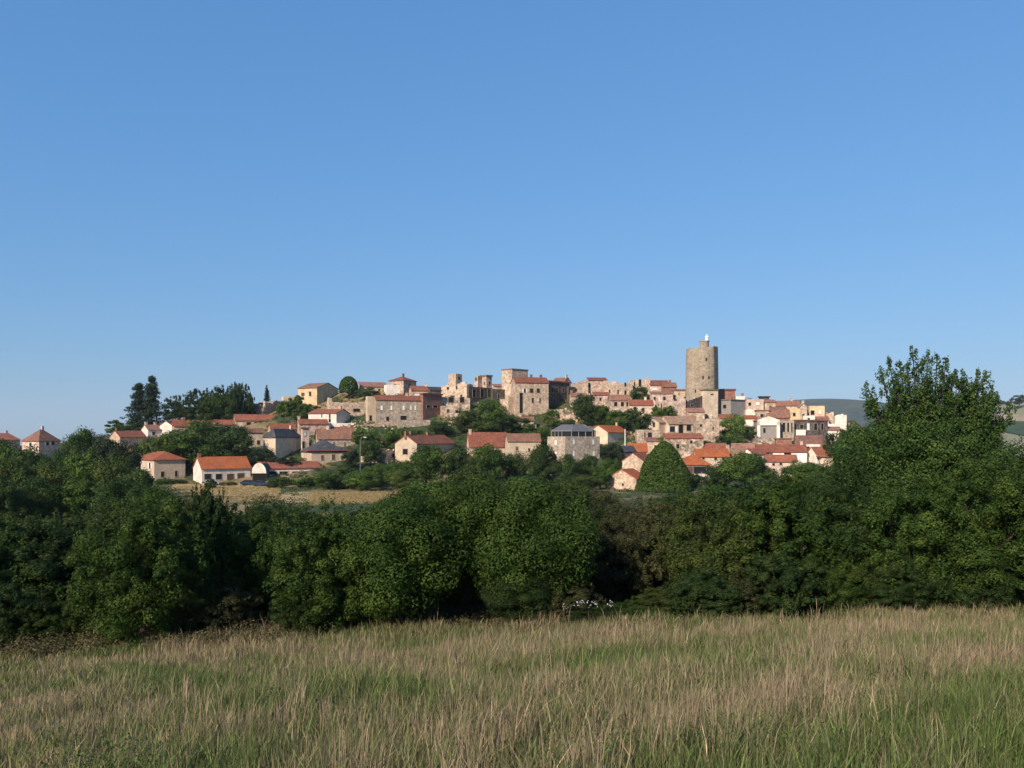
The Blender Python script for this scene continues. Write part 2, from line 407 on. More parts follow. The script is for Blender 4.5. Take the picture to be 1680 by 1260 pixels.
def house(label, xl, xc, xr, ye, yb, phi, roof='flat', rp=5, w='tan', r='red', win='', chim='', name='village_house', cat='house', Y=None, D=7, ext=4, oh=.35, group=None):
    NH[0] += 1
    p = R(phi) + math.atan((CX - xc) / F); c, s = math.cos(p), math.sin(p)
    Yc = Y or hillY(xc, yb); k = Yc / F; Px = (xc - CX) * k
    wl = D if xl >= xc else (Px - (xl - CX) / F * Yc) / (s + (xl - CX) / F * c)
    wr = D if xr <= xc else ((xr - CX) / F * Yc - Px) / (c - (xr - CX) / F * s)
    a, b = wr / 2, wl / 2
    z0 = (HY - yb) * k; h = (yb - ye) * k; H = rp * k
    cx, cy = Px + c * a - s * b, Yc + s * a + c * b
    root = empty(name, (cx, cy, z0), p); tag(root, label, cat, group)
    wm = W[w]; rm = RF[r]
    zb = -ext; g = np.random.default_rng(NH[0])
    C = [(-a, -b), (a, -b), (a, b), (-a, b)]
    top = [h] * 4
    if roof == 'sr': top = [h, h, h + H, h + H]
    if roof == 'sl': top = [h, h + H, h + H, h]
    m = MB()
    if roof == 'ruin':
        t = .5
        def panel(p0, u, n, L, lo):
            pts = [(0, zb)]; x = 0; pts2 = []
            zz = h * g.uniform(lo, 1)
            while x < L:
                st = min(g.uniform(.5, 1.7), L - x); pts2 += [(x, zz), (x + st, zz + g.uniform(-.15, .15))]; x += st
                zz = float(np.clip(zz + g.normal(0, .45), h * lo, h * 1.05))
                if L - x < .3: break
            pts2[-1] = (L, pts2[-1][1])
            poly = [(0, zb)] + pts2 + [(L, zb)]
            m.extrude([(p0[0] + u[0] * q[0], p0[1] + u[1] * q[0], q[1]) for q in poly], (-n[0] * t, -n[1] * t, 0))
        panel((-a, -b), (1, 0), (0, -1), wr, .8); panel((-a, b), (1, 0), (0, 1), wr, .7)
        panel((-a, -b + t), (0, 1), (-1, 0), max(wl - 2 * t, .5), .75); panel((a, -b + t), (0, 1), (1, 0), max(wl - 2 * t, .5), .7)
        m.poly([(-a + .1, -b + .1, h * .55), (a - .1, -b + .1, h * .55), (a - .1, b - .1, h * .55), (-a + .1, b - .1, h * .55)])
    else:
        for i in range(4):
            j = (i + 1) % 4; pts = [(*C[i], zb), (*C[j], zb), (*C[j], top[j]), (*C[i], top[i])]
            if (roof == 'gl' and i in (0, 2)) or (roof == 'gr' and i in (1, 3)):
                pts.insert(3, ((C[i][0] + C[j][0]) / 2, (C[i][1] + C[j][1]) / 2, h + H))
            m.poly(pts)
        if roof == 'flat':
            q = .3
            for i in range(4):
                j = (i + 1) % 4
                m.poly([(*C[i], h), (*C[j], h), (C[j][0] * (1 - q / a), C[j][1] * (1 - q / b), h), (C[i][0] * (1 - q / a), C[i][1] * (1 - q / b), h)])
                m.poly([(C[i][0] * (1 - q / a), C[i][1] * (1 - q / b), h), (C[j][0] * (1 - q / a), C[j][1] * (1 - q / b), h),
                        (C[j][0] * (1 - q / a), C[j][1] * (1 - q / b), h - .5), (C[i][0] * (1 - q / a), C[i][1] * (1 - q / b), h - .5)])
            m.poly([(x * (1 - q / (a if n == 0 else a)), y * (1 - q / b), h - .5) for n, (x, y) in enumerate(C)])
    if roof != 'ruin' and roof != 'flat':
        # walls are closed at the eaves by the roof solid
        pass
    m.build('wall', wm, root)
    if not chim and roof in ('gr', 'gl', 'hip') and g.random() < .55: chim = '%.2f' % g.choice([.08, .3, .7, .92])
    m = MB(); t = .2; ro = None; e = .03
    A, Bq = a + oh, b + oh
    if roof == 'hip':
        if a >= b: r0, r1 = (-(a - b * .95), 0), (a - b * .95, 0)
        else: r0, r1 = (0, -(b - a * .95)), (0, b - a * .95)
        E = [(-A, -Bq), (A, -Bq), (A, Bq), (-A, Bq)]
        v = [(*q, h - .05) for q in E] + [(*q, h + .12) for q in E] + [(*r0, h + H), (*r1, h + H)]
        f = [(3, 2, 1, 0)] + [(i, (i + 1) % 4, 4 + (i + 1) % 4, 4 + i) for i in range(4)]
        f += [(4, 5, 9, 8), (5, 6, 9), (6, 7, 8, 9), (7, 4, 8)] if a >= b else [(4, 5, 8), (5, 6, 9, 8), (6, 7, 9), (7, 4, 8, 9)]
        m.poly(v, f); ridge = (r0, r1)
    elif roof in ('gr', 'gl'):
        half, Ln = (b, a) if roof == 'gr' else (a, b)
        dz = H / half * oh; L2 = Ln + .22
        prof = [(-half - oh, h - dz + e), (0, h + H + e), (half + oh, h - dz + e), (half + oh, h - dz + t), (0, h + H + t), (-half - oh, h - dz + t)]
        if roof == 'gr': m.extrude([(-L2, y, z) for y, z in prof], (2 * L2, 0, 0)); ridge = ((-a, 0), (a, 0))
        else: m.extrude([(x, -L2, z) for x, z in prof], (0, 2 * L2, 0)); ridge = ((0, -b), (0, b))
    elif roof in ('sr', 'sl'):
        half, Ln = (b, a) if roof == 'sr' else (a, b); dz = H / (2 * half) * oh; L2 = Ln + .22
        prof = [(-half - oh, h - dz + e), (half + oh, h + H + dz + e), (half + oh, h + H + dz + t), (-half - oh, h - dz + t)]
        if roof == 'sr': m.extrude([(-L2, y, z) for y, z in prof], (2 * L2, 0, 0)); ridge = ((-a, b * .6), (a, b * .6))
        else: m.extrude([(x, -L2, z) for x, z in prof], (0, 2 * L2, 0)); ridge = ((a * .6, -b), (a * .6, b))
    elif roof == 'slab':
        m.box(-A, A, -Bq, Bq, h + .01, h + .01 + max(H, .15)); ridge = ((-a, 0), (a, 0))
    if roof not in ('flat', 'ruin'): ro = m.build('roof', rm, root)
    else: ridge = ((-a, 0), (a, 0))
    for q in [float(x) for x in chim.split()] if chim else []:
        x, y = (ridge[0][i] + (ridge[1][i] - ridge[0][i]) * q for i in (0, 1))
        m = MB(); zt = h + (H if roof != 'flat' else 0)
        m.box(x - .4, x + .4, y - .3, y + .3, zt - 1.2, zt + 1.0); m.box(x - .48, x + .48, y - .38, y + .38, zt + 1.0, zt + 1.15)
        m.build('chimney', W['pink' if NH[0] % 3 else 'brick'], ro or root)
    for tok in win.split(';') if win else []:
        side, st = tok[0], 'd'
        if tok[-1] in 'sbkd': st, tok = tok[-1], tok[:-1]
        cen, u, n = ((0, -b, 0), (1, 0, 0), (0, -1, 0)) if side == 'R' else ((-a, 0, 0), (0, 1, 0), (-1, 0, 0))
        W_ = wr if side == 'R' else wl
        if 'x' in tok:
            nc, nr = map(int, tok[1:].split('x')); ww = min(1.0, W_ / nc * .4); hh = min(1.5, h / nr * .5)
            for i in range(nc):
                for j in range(nr):
                    if g.random() < .1 and nc * nr > 2: continue
                    o = (i + .5) / nc * W_ - W_ / 2 + g.normal(0, .12); zz = h * (j + .55) / nr
                    window(root, (cen[0] + u[0] * o, cen[1] + u[1] * o, zz), u, n, ww * g.uniform(.8, 1.1), hh * g.uniform(.8, 1.1), st)
        else:
            x, y, pw, ph = map(float, tok[1:].split(','))
            # where the view ray through (x, y) meets the wall
            q = (x - CX) / F; d = (c, s) if side == 'R' else (-s, c)
            L = (q * Yc - Px) / (d[0] - q * d[1]); Yp = Yc + L * d[1]
            o = L - W_ / 2
            fs = max(abs(d[0] - q * d[1]), .15)
            window(root, (cen[0] + u[0] * o, cen[1] + u[1] * o, (HY - y) * Yp / F - z0), u, n, max(pw * Yp / F / fs - .2, .3), max(ph * Yp / F - .2, .3), st)
    HD[root.name] = (a, b, h, k)
    return root
# ------------------------------------------------------------------ the village
h = house
# far left edge
h('cottage with plain red ridge roof half hidden at the far left edge', -40, -2, 33, 722, 750, 20, 'gr', 11, 'pink', 'red')
h('pink house with brown hipped roof and one chimney standing alone above dark trees', 36, 64, 99, 724, 756, 40, 'hip', 20, 'pink', 'brown', 'R78,728,5,6;R87,727,5,6;L50,729,4,6', '0.95')
h('long low pinkish house with dull red roof below the twin conifers', 180, 197, 240, 717, 741, 30, 'gr', 10, 'warm', 'red', '')
h('white cottage with pink tiled roof and stubby chimneys near twin conifers', 232, 243, 285, 705, 722, 22, 'gr', 8, 'white', 'pinkr', 'R252,711,5,6;R268,711,6,6', '0.05 0.4')
h('small white gabled house just behind the pink roofed white cottage', 262, 282, 292, 698, 712, 60, 'gr', 7, 'white', 'red')
h('red roofed shed tucked between white gable and round trees', 282, 284, 311, 697, 712, 12, 'gr', 8, 'pink', 'red')
h('red roofed strip house peeping over the big round green tree', 314, 317, 352, 698, 714, 12, 'gr', 8, 'rose', 'red')
# left hillside
h('stone ruin with curved lit flank and grey end wall under the tiny conifer', 400, 435, 466, 656, 682, 48, 'ruin', 6, 'tan', 'tan', 'L408,678,5,5k;L418,677,5,5k;L428,662,6,4k', name='ruined_house', cat='ruin')
h('wide house with red roof over an open vine gallery left of the terraced scrub', 383, 386, 484, 689, 703, 8, 'gr', 9, 'tan', 'red', 'R408,696,8,8k;R420,696,7,8k;R433,696,8,8k;R445,695,8,7k', D=9)
h('low cream wing with brown roof joined to the tall slate roofed house', 384, 386, 432, 709, 740, 8, 'gr', 6, 'cream', 'brown', 'R410,726,8,8;R424,726,6,8', D=8)
h('tall house with narrow lit flank, dark end wall and slate roof', 432, 452, 495, 718, 757, 56, 'hip', 15, 'cream', 'slate', '')
h('red roofed house squeezed right behind the slate roofed tall house', 440, 444, 486, 703, 716, 15, 'gr', 8, 'rose', 'red', '')
h('yellow house with one small window and shaded grey gable on the skyline', 489, 520, 555, 636, 665, 48, 'gl', 9, 'yellow', 'brown', 'L509,646,4,8;L497,647,3,6')
h('large roofless stone house with broken wall top and two dark windows', 536, 540, 604, 652, 693, 10, 'ruin', 4, 'warm', 'tan', 'R585,673,12,6k;R583,687,6,8k', name='ruined_house', cat='ruin', D=9)
h('narrow pale plaster house front joining the stone ruin to the long facade', 600, 603, 617, 650, 694, 15, 'flat', 2, 'cream', 'red', 'R608,686,5,10k')
h('white house with dark red roof, shaded end wall and pink chimney block', 506, 552, 574, 678, 702, 58, 'gl', 7, 'white', 'red', 'L528,682,2,6;L541,683,3,8;L541,690,4,6k', '0.1')
h('long tan house with flat red roof strip beneath the white red roofed house', 488, 491, 538, 695, 718, 10, 'gr', 7, 'rose', 'red', 'R500,706,3,5;R520,707,3,5', '0.02')
h('low white terrace wall house with two dark arches', 537, 539, 581, 694, 705, 8, 'flat', 1, 'white', 'red', 'R546,702,7,4k;R564,702,9,4k')
h('grey cream house with brown red roof in front of the white arches', 517, 521, 583, 719, 740, 9, 'gr', 15, 'grey', 'brown', 'R548,729,3,8;R566,729,3,8')
h('narrow pink house front with tall dark door beside the slate house', 494, 496, 507, 703, 742, 20, 'slab', 2, 'pink', 'red', 'R498,730,5,12;R500,712,4,6s')
h('cream house with slate hip, red eaves and two brown windows', 494, 511, 568, 742, 764, 15, 'hip', 21, 'cream', 'slate', 'R529,751,5,9b;R547,750,6,10b;R561,752,3,8b', name='village_house')
h('tan house with lean-to red eaves standing right against the slate hip house', 508, 511, 570, 740, 763, 14, 'slab', 1.2, 'cream', 'red', '', oh=1.2, D=3)
# foreground row on the left
h('beige house with red hip roof, farthest left of the front row', 224, 253, 304, 755, 790, 17, 'hip', 14, 'beige', 'terracotta', 'R266.5,778,6,10k;R289,777,5,10k;L230,766,3,13;L246,764,3,10', oh=.5)
h('cream farmhouse with bright orange roof and glazed veranda', 317, 331, 411, 769, 794, 18, 'gr', 18, 'white', 'orange', 'R341,782,12,10;R359,782,11,10;R378,784,12,14b;R395,783,12,14b', '0.04', D=9)
h('long low hall with red roof on white piers', 418, 430, 527, 769, 783, 12, 'gr', 10, 'white', 'red', 'R447,776,14,6k;R465,776,14,6k;R484,776,10,6k;R500,776,12,6k;R517,776,9,6k', '0.5')
# centre left
h('long stone facade with white upper shutters and thin red roof', 612, 617, 693, 656, 698, 9, 'gr', 8, 'grey', 'red', 'R626,669,4,8s;R642,669,4,8s;R662,669,4,8s;R674,669,3,8s;R681,669,3,8s;R636,687,6,8k;R662,686,11,9k', D=8)
h('low stone outbuilding at the foot of the long shuttered facade', 650, 653, 706, 689, 703, 8, 'flat', 2, 'grey', 'red', '', D=5, ext=6)
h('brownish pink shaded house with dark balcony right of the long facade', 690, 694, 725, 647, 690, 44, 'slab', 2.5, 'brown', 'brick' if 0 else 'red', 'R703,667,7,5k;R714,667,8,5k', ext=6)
h('small white cube house above the long facade', 630, 634, 660, 631, 650, 12, 'flat', 2, 'white', 'red', '')
h('skyline house with red hip roof and dark right wall behind the white cube', 638, 662, 683, 624, 648, 50, 'hip', 8, 'rose', 'red', 'L648,632,4,5;R672,633,4,7')
h('long low pinkish roof house left of the white cube on the skyline', 588, 592, 636, 634, 648, 10, 'sr', 8, 'warm', 'pinkr', 'R606,641,4,5;R622,640,4,5')
h('flat house with maroon roof between white cube and castle like ruin', 671, 675, 703, 640, 656, 12, 'gr', 7, 'rose', 'red', 'R684,649,9,7s')
h('dark roofed shed touching the left flank of the castle like ruin', 702, 706, 727, 640, 658, 20, 'sr', 5, 'dark', 'slate', '')
h('castle like lit ruin with ragged battlements, main block', 724, 766, 776, 622, 664, 62, 'ruin', 4, 'warm', 'tan', 'L735,637,4,5k;L749,636,3,6k;L742,653,8,9k;L757,652,4,9k', name='ruined_castle', cat='ruin')
h('square lit turret with dark side rising above the castle like ruin', 736, 748, 758, 613, 648, 45, 'flat', 2, 'warm', 'tan', 'R753,620,4,5k', D=4, name='turret', cat='tower')
h('shaded arcaded block with dark openings right of the castle like ruin', 766, 769, 808, 634, 664, 46, 'flat', 2, 'dark', 'tan', 'R778,645,6,14k;R791,645,6,14k;R802,645,4,14k', ext=8)  # shade of this block is put into the dark wall colour
h('slim ruined turret with arched gap above the shaded arcaded block', 778, 784, 791, 614, 650, 45, 'ruin', 3, 'rose', 'tan', 'L781,622,3,6k', name='turret', cat='tower', D=4)
h('stubby roofed turret with brick band right of the slim ruined turret', 791, 798, 807, 617, 650, 45, 'slab', 2, 'rose', 'brown', 'R803,628,3,6k;L795,629,2,6', name='turret', cat='tower', D=4)
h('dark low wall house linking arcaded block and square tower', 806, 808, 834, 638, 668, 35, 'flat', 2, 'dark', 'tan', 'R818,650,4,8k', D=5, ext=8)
h('low ruined arch wall under the castle like ruin', 722, 724, 771, 650, 676, 8, 'ruin', 3, 'rubble', 'tan', 'R740,656,10,10k;R758,656,8,10k', name='ruined_wall', cat='ruin', D=4, ext=8)
# centre: tower house
h('square stone tower with thin flat cap at the village centre', 823, 840, 866, 606, 668, 42, 'slab', 1.6, 'warm', 'brown', '', name='square_tower', cat='tower', oh=.2)
h('big warm stone house with five small windows right of the square tower', 838, 846, 900, 627, 684, 16, 'gr', 9, 'warm', 'red', 'R861,641,4,7;R872,641,7,8;R883,641,6,8;R874,657,4,9k;R886,657,3,9k;R855,661,6,34k', '0.55 0.85', D=9, ext=8)
h('sloping stone bastion at the foot of the square tower', 820, 834, 853, 646, 682, 34, 'ruin', 3, 'warm', 'tan', '', name='stone_bastion', cat='bastion', ext=8)
h('deeply shaded house with brown eaves right of the big stone house', 897, 900, 934, 626, 668, 50, 'slab', 2, 'dark', 'red', 'R906,640,4,9;R914,640,4,9;R924,640,4,9', ext=8)  # dark wall colour stands in for the deep shade here
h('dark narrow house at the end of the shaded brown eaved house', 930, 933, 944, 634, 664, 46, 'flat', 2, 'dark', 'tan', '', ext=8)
h('tiny lit stone hut with dark arch below the shaded house', 898, 900, 924, 672, 690, 10, 'flat', 2, 'tan', 'tan', 'R904,681,6,6k', D=4, ext=6)
h('rough stone gable house with chimney on the skyline right of the tower house', 905, 925, 937, 627, 650, 50, 'gl', 8, 'rose', 'brown', '', '0.1')
h('pale roofless stone house left of the large two storey skyline ruin', 936, 939, 965, 626, 660, 15, 'ruin', 3, 'warm', 'tan', 'R945,640,4,6k', name='ruined_house', cat='ruin')
h('stone annex with dark gap beside the large two storey skyline ruin', 961, 964, 992, 625, 655, 12, 'ruin', 3, 'rose', 'tan', 'R966,632,5,8k', name='ruined_house', cat='ruin')
h('large two storey skyline ruin with three dark window slits', 986, 990, 1038, 623, 660, 10, 'ruin', 3, 'warm', 'tan', 'R1026,631,4,7k;R1014,643,3,8k;R1026,644,4,8k;R1000,642,3,6k', name='ruined_house', cat='ruin')
h('red tiled low roof peeking above the stone annex', 963, 966, 996, 624, 640, 10, 'sr', 5, 'rose', 'red', '')
h('stone house split by a tall dark doorway on the skyline', 1034, 1037, 1067, 623, 655, 10, 'flat', 2, 'warm', 'tan', 'R1050,628,5,12k;R1041,630,3,7', '0.9')
h('rosy house with brick red mono roof stepping down from the split stone house', 1064, 1067, 1098, 632, 658, 10, 'sr', 8, 'rose', 'red', 'R1074,638,9,4s;R1088,645,4,6')
h('brick red house with dark upper gallery left of the white windowed house', 1084, 1087, 1110, 634, 662, 15, 'gr', 6, 'brick', 'brown', 'R1092,648,5,8k;R1101,647,5,8k', '0.6')
h('white windowed house next to the round tower with flat dark roof', 1099, 1101, 1124, 641, 662, 10, 'slab', 2.5, 'cream', 'brown', 'R1106,650,6,5k;R1114,646,2,4k')
h('rose stone house with doors in the row below the skyline', 1066, 1069, 1104, 646, 672, 10, 'sr', 4, 'rose', 'pinkr', 'R1074,655,4,8k;R1082,655,3,8s;R1090,655,5,9k')
h('arcaded house with brown roof and pale pillars above the green scrub', 998, 1001, 1034, 656, 678, 10, 'gr', 8, 'rose', 'brown', 'R1010,663,6,8k;R1021,663,6,8k;R1029,663,4,8k', ext=6)
h('pinkish house with maroon roof right of the arcaded brown roofed house', 1030, 1033, 1072, 664, 682, 10, 'gr', 8, 'pink', 'red', 'R1042,671,5,8k;R1055,672,5,6k', '0.7', ext=6)
h('ruined rosy wall house left of the dark rocks under the round tower', 1086, 1090, 1125, 655, 690, 15, 'ruin', 3, 'rose', 'red', 'R1100,668,5,6k', name='ruined_house', cat='ruin', ext=6)
h('dark crumbling ruin directly under the round tower', 1122, 1125, 1158, 650, 690, 44, 'ruin', 3, 'dark', 'tan', 'R1135,665,4,6k;R1145,672,5,5k', name='ruined_house', cat='ruin', ext=8)
h('tall blank cream house pressed against the base of the round tower', 1150, 1156, 1178, 640, 688, 30, 'slab', 1.5, 'cream', 'brown', 'R1168,647,5,2k', D=5, ext=8)
h('brick house with flat roof line right of the round tower', 1176, 1179, 1206, 641, 666, 12, 'slab', 3, 'brick', 'red', '')
h('white little house with dark chimney right of the flat roofed brick house', 1202, 1204, 1222, 650, 668, 12, 'flat', 2, 'white', 'red', '', '0.85')
h('grey rendered house with lit white left half below the flat roofed brick house', 1180, 1199, 1223, 656, 690, 50, 'slab', 1.2, 'greyp', 'tan', 'L1189,667,6,7k', D=6, ext=6)
# right flank
h('pink stone house with garage like front right of the grey rendered house', 1221, 1225, 1253, 655, 674, 12, 'flat', 2, 'pink', 'red', 'R1230,663,5,6k;R1243,662,7,6s')
h('dark boxy roof hut on the right skyline', 1245, 1247, 1262, 652, 668, 20, 'slab', 2, 'dark', 'slate', '')
h('pale house with tan front right of the dark boxy hut', 1252, 1255, 1273, 660, 678, 12, 'sr', 4, 'warm', 'pinkr', 'R1264,668,4,5k')
h('long house with dull red ridge roof on the right skyline', 1270, 1273, 1312, 665, 682, 10, 'gr', 7, 'rose', 'brown', 'R1284,672,4,5k;R1298,672,4,5k')
h('yellow stone house with rough top right of the long dull red roof', 1288, 1291, 1313, 668, 690, 10, 'ruin', 3, 'yellow', 'tan', 'R1303,680,5,6k', name='ruined_house', cat='ruin')
h('pointed pale ruin between two yellow stone houses', 1309, 1312, 1324, 668, 694, 20, 'gl', 6, 'warm', 'tan', 'R1318,682,4,6k', name='ruined_house', cat='ruin')
h('yellow stone house with large dark window on the right skyline', 1325, 1328, 1353, 666, 694, 10, 'flat', 2, 'yellow', 'tan', 'R1333,677,7,8k;R1345,676,5,7s')
h('low rough stone house right of the large dark window', 1350, 1353, 1368, 675, 698, 10, 'ruin', 2, 'warm', 'tan', '', name='ruined_house', cat='ruin')
h('pale crumbled ruin, last on the right skyline', 1364, 1367, 1389, 680, 700, 10, 'ruin', 4, 'white', 'tan', '', name='ruined_house', cat='ruin')
h('white terrace house with orange strip roof right of the leafy bush', 1221, 1224, 1241, 672, 690, 10, 'flat', 2, 'white', 'tan', '')
h('orange roofed lean-to under the white terrace house', 1220, 1223, 1242, 687, 702, 10, 'sr', 5, 'white', 'orange', '')
h('brown stone house left of the wide brick roof', 1239, 1241, 1262, 674, 696, 10, 'slab', 1.5, 'tan', 'brown', 'R1250,682,6,6k')
h('wide house under a brown brick roof above the grey pedimented front', 1259, 1262, 1296, 684, 700, 10, 'gr', 11, 'brown', 'brown', '')
ch = h('grey pedimented front like a chapel with recessed wall', 1236, 1242, 1279, 690, 722, 14, 'gl', 7, 'greyp', 'tan', 'R1254,706,5,9', cat='chapel', name='chapel', ext=6)
h('arcade of slim stone pillars right of the grey pedimented front', 1277, 1280, 1303, 690, 722, 10, 'flat', 2, 'grey', 'tan', 'R1286,701,5,16k;R1293,701,4,16k;R1299,701,3,16k', ext=6)
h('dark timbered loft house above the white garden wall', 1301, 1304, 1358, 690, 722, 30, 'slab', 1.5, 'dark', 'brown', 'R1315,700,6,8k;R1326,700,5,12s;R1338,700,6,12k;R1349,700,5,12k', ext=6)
h('white blank garden house below the dark timbered loft', 1301, 1303, 1322, 705, 722, 8, 'flat', 1.5, 'white', 'tan', '', D=4)
h('brown stone terrace house under the dark timbered loft', 1302, 1304, 1350, 714, 734, 8, 'flat', 1.5, 'brown', 'tan', '', D=5)
h('pale rough stone stub on the slope left of the big right tree', 1356, 1359, 1382, 694, 712, 12, 'ruin', 3, 'white', 'tan', '', name='ruined_house', cat='ruin')
h('small brick house with flat top above the long red roofs', 1271, 1273, 1299, 720, 738, 8, 'slab', 1.5, 'brick', 'brown', '')
h('long house with wide red roof and white wall strips on the right', 1239, 1243, 1324, 741, 758, 8, 'gr', 11, 'white', 'red', 'R1258,744,10,4;R1292,744,12,6k', D=9)
h('white gabled house left of the long wide red roof', 1216, 1236, 1257, 745, 764, 50, 'gr', 8, 'white', 'red', 'R1247,752,5,6')
h('pink facade house with dark red roof and small upper windows, lower right', 1254, 1258, 1308, 756, 784, 14, 'gr', 9, 'pink', 'red', 'R1269,762,5,5k;R1281,761,5,5;R1270,772,4,7;R1287,772,4,7', ext=5)
h('white gable end house with long red roof on the lower right', 1322, 1341, 1384, 748, 768, 40, 'gr', 14, 'white', 'red', 'R1352,757,6,6;R1370,757,5,6')
h('mossy stone walled barn at the lower right end of the village', 1343, 1346, 1386, 750, 772, 15, 'slab', 1.5, 'rubble', 'red', '', oh=.6, cat='barn', name='barn')
# lower centre
h('cream house with long red roof, arch door and grey shaded end wall', 648, 684, 746, 728, 762, 54, 'gr', 14, 'cream', 'red', 'L665,741,9,10k', '0.0 0.12 0.55')
h('low long red roof house with white ridge stub', 766, 770, 832, 730, 748, 14, 'gr', 20, 'pink', 'red', '', '0.05')
h('cream stone house with brown red roof above dark shrubs', 829, 833, 887, 723, 756, 12, 'gr', 11, 'cream', 'brown', 'R848,736,5,7b;R868,738,4,6', D=8)
h('crumbling low stone ruin beside the street lamp', 616, 634, 652, 738, 760, 50, 'ruin', 4, 'warm', 'tan', 'R645,747,5,7k', name='ruined_house', cat='ruin')
h('dark fronted orange roofed house with lit cream gable right of the lantern hall', 966, 997, 1030, 709, 764, 58, 'gr', 11, 'cream', 'orange', '', Y=258, ext=6)
h('charcoal shed with curved dark roof beside the orange roofed dark house', 1020, 1024, 1043, 740, 770, 35, 'sr', 6, 'dark', 'slate', '')
h('small house with orange roof patch between charcoal shed and cone tree', 1028, 1031, 1062, 739, 756, 12, 'gr', 11, 'rose', 'orange', '')
h('cream gabled house with rounded pediment and tiny window', 1055, 1081, 1099, 693, 716, 50, 'gr', 9, 'cream', 'tan', 'L1073,697,4,8')
h('long cream house with tan roof and stone arcade bays', 1080, 1097, 1141, 695, 716, 32, 'gr', 12, 'cream', 'tan', 'R1103,704,9,10;R1117,702,8,18k;R1130,702,8,10k')
h('tan terrace house with tall blind panels below the cream gabled house', 1042, 1045, 1083, 705, 730, 8, 'flat', 1.5, 'tan', 'tan', 'R1058,714,3,10;R1066,714,8,10')
h('square tan stone block with one shuttered window right of the arcade bays', 1137, 1142, 1180, 687, 734, 12, 'flat', 2, 'tan', 'tan', 'R1170,703,3,7k;R1150,698,5,5', ext=6)
h('stone house with fallen red roof and rubble front behind the cone tree', 1088, 1092, 1154, 719, 750, 10, 'sr', 7, 'rubble', 'red', 'R1112,732,6,8k;R1134,725,5,6k')
h('cream house with orange tiled roof and three windows right of the cone tree', 1138, 1142, 1196, 748, 766, 12, 'gr', 11, 'cream', 'orange', 'R1154,751,5,6k;R1174,752,5,7k;R1187,752,6,7k')
h('tan roofed house leaning on the three windowed cream house', 1190, 1193, 1222, 745, 762, 30, 'gr', 9, 'brown', 'tan', '')
h('white house with big dark window and orange hip roof beside the cone tree', 1108, 1120, 1165, 763, 790, 16, 'hip', 17, 'white', 'orange', 'R1148,771,22,12', oh=.5)
h('stone house with pale gable and red roof slope left of the cone tree', 1021, 1056, 1074, 757, 782, 62, 'gr', 13, 'warm', 'red', '')
h('lowest tan gabled house with orange roof edge left of the cone tree', 996, 1044, 1062, 786, 816, 62, 'gr', 15, 'warm', 'orange', 'L1022,795,4,5')
h('pink walled ruin with doorway in the scrub below the arch wall', 738, 741, 766, 678, 696, 12, 'ruin', 3, 'rose', 'tan', 'R752,688,5,9k', name='ruined_house', cat='ruin', D=4)

a_, b_, h_, k_ = HD[ch.name]
m = MB(); q = -b_ - .5
m.box(-a_, -a_ + 1.0, q, -b_ - .004, -4, h_ - .02); m.box(a_ - 1.0, a_, q, -b_ - .004, -4, h_ - .02)
m.extrude([(-a_, q, h_ - 1.6), (a_, q, h_ - 1.6), (a_, q, h_ + .1), (0, q, h_ + 7 * k_), (-a_, q, h_ + .1)], (0, .49, 0)); m.build('pale_portal', W['white'], ch)
h('low rosy house with red mono roof between rubble bank and arcaded house', 972, 975, 1000, 648, 668, 10, 'sr', 5, 'rose', 'red', 'R985,655,4,6k')
h('white walled house patch right of the maroon roofed house', 1055, 1058, 1074, 656, 674, 12, 'flat', 1.5, 'white', 'tan', 'R1066,663,4,4k')
h('slim pink house front above the bright small tree', 1072, 1075, 1084, 658, 676, 12, 'flat', 1.5, 'pink', 'tan', 'R1080,664,2,4k')
h('small white house under the brick red gallery house', 1100, 1103, 1122, 664, 682, 12, 'sr', 5, 'white', 'pinkr', 'R1112,672,4,5k')
h('tan house with sloping roof between dark crumbling ruin and tan block', 1126, 1129, 1156, 676, 696, 12, 'sr', 6, 'tan', 'pinkr', 'R1140,686,4,6k')
h('white lean-to house right of the arcade bays', 1121, 1124, 1142, 690, 708, 14, 'sr', 7, 'white', 'tan', 'R1132,700,8,5k')
h('pink house with red roof between the tan block and the leafy tree', 1178, 1181, 1204, 686, 708, 10, 'gr', 6, 'pink', 'red', 'R1192,698,4,6k')
h('cream low house between the leafy tree and the chapel front', 1217, 1220, 1240, 702, 718, 10, 'slab', 1.5, 'cream', 'tan', 'R1230,710,4,5k')
h('brown roofed row house behind the yellow stone ruin', 1262, 1265, 1292, 673, 688, 10, 'sr', 5, 'rose', 'brown', 'R1275,681,4,5k')
h('white house end peeking above the dark timbered loft', 1315, 1318, 1337, 682, 696, 12, 'flat', 1.5, 'white', 'tan', 'R1327,688,4,5k')
h('rosy house under the large dark window house on the right', 1337, 1340, 1360, 687, 700, 12, 'sr', 4, 'rose', 'pinkr', 'R1350,694,3,4k')
h('pale stone house stepping down at the right end', 1354, 1357, 1380, 706, 726, 10, 'sr', 5, 'white', 'pinkr', 'R1366,716,4,6k')
h('low pale wall house below the brown terrace house', 1304, 1307, 1346, 729, 742, 8, 'flat', 1.2, 'white', 'tan', 'R1325,735,7,5k')
h('small red roofed cottage left of the white gable end house', 1299, 1302, 1328, 744, 758, 10, 'gr', 7, 'white', 'red', 'R1314,751,5,5k')
h('cream cottage with red roof above the mossy barn', 1350, 1353, 1380, 736, 752, 10, 'gr', 7, 'cream', 'red', 'R1366,744,4,5k')
h('pink house with red roof behind the three windowed cream house', 1150, 1153, 1192, 735, 752, 10, 'gr', 7, 'pink', 'red', 'R1163,743,4,5k;R1180,743,4,5k')
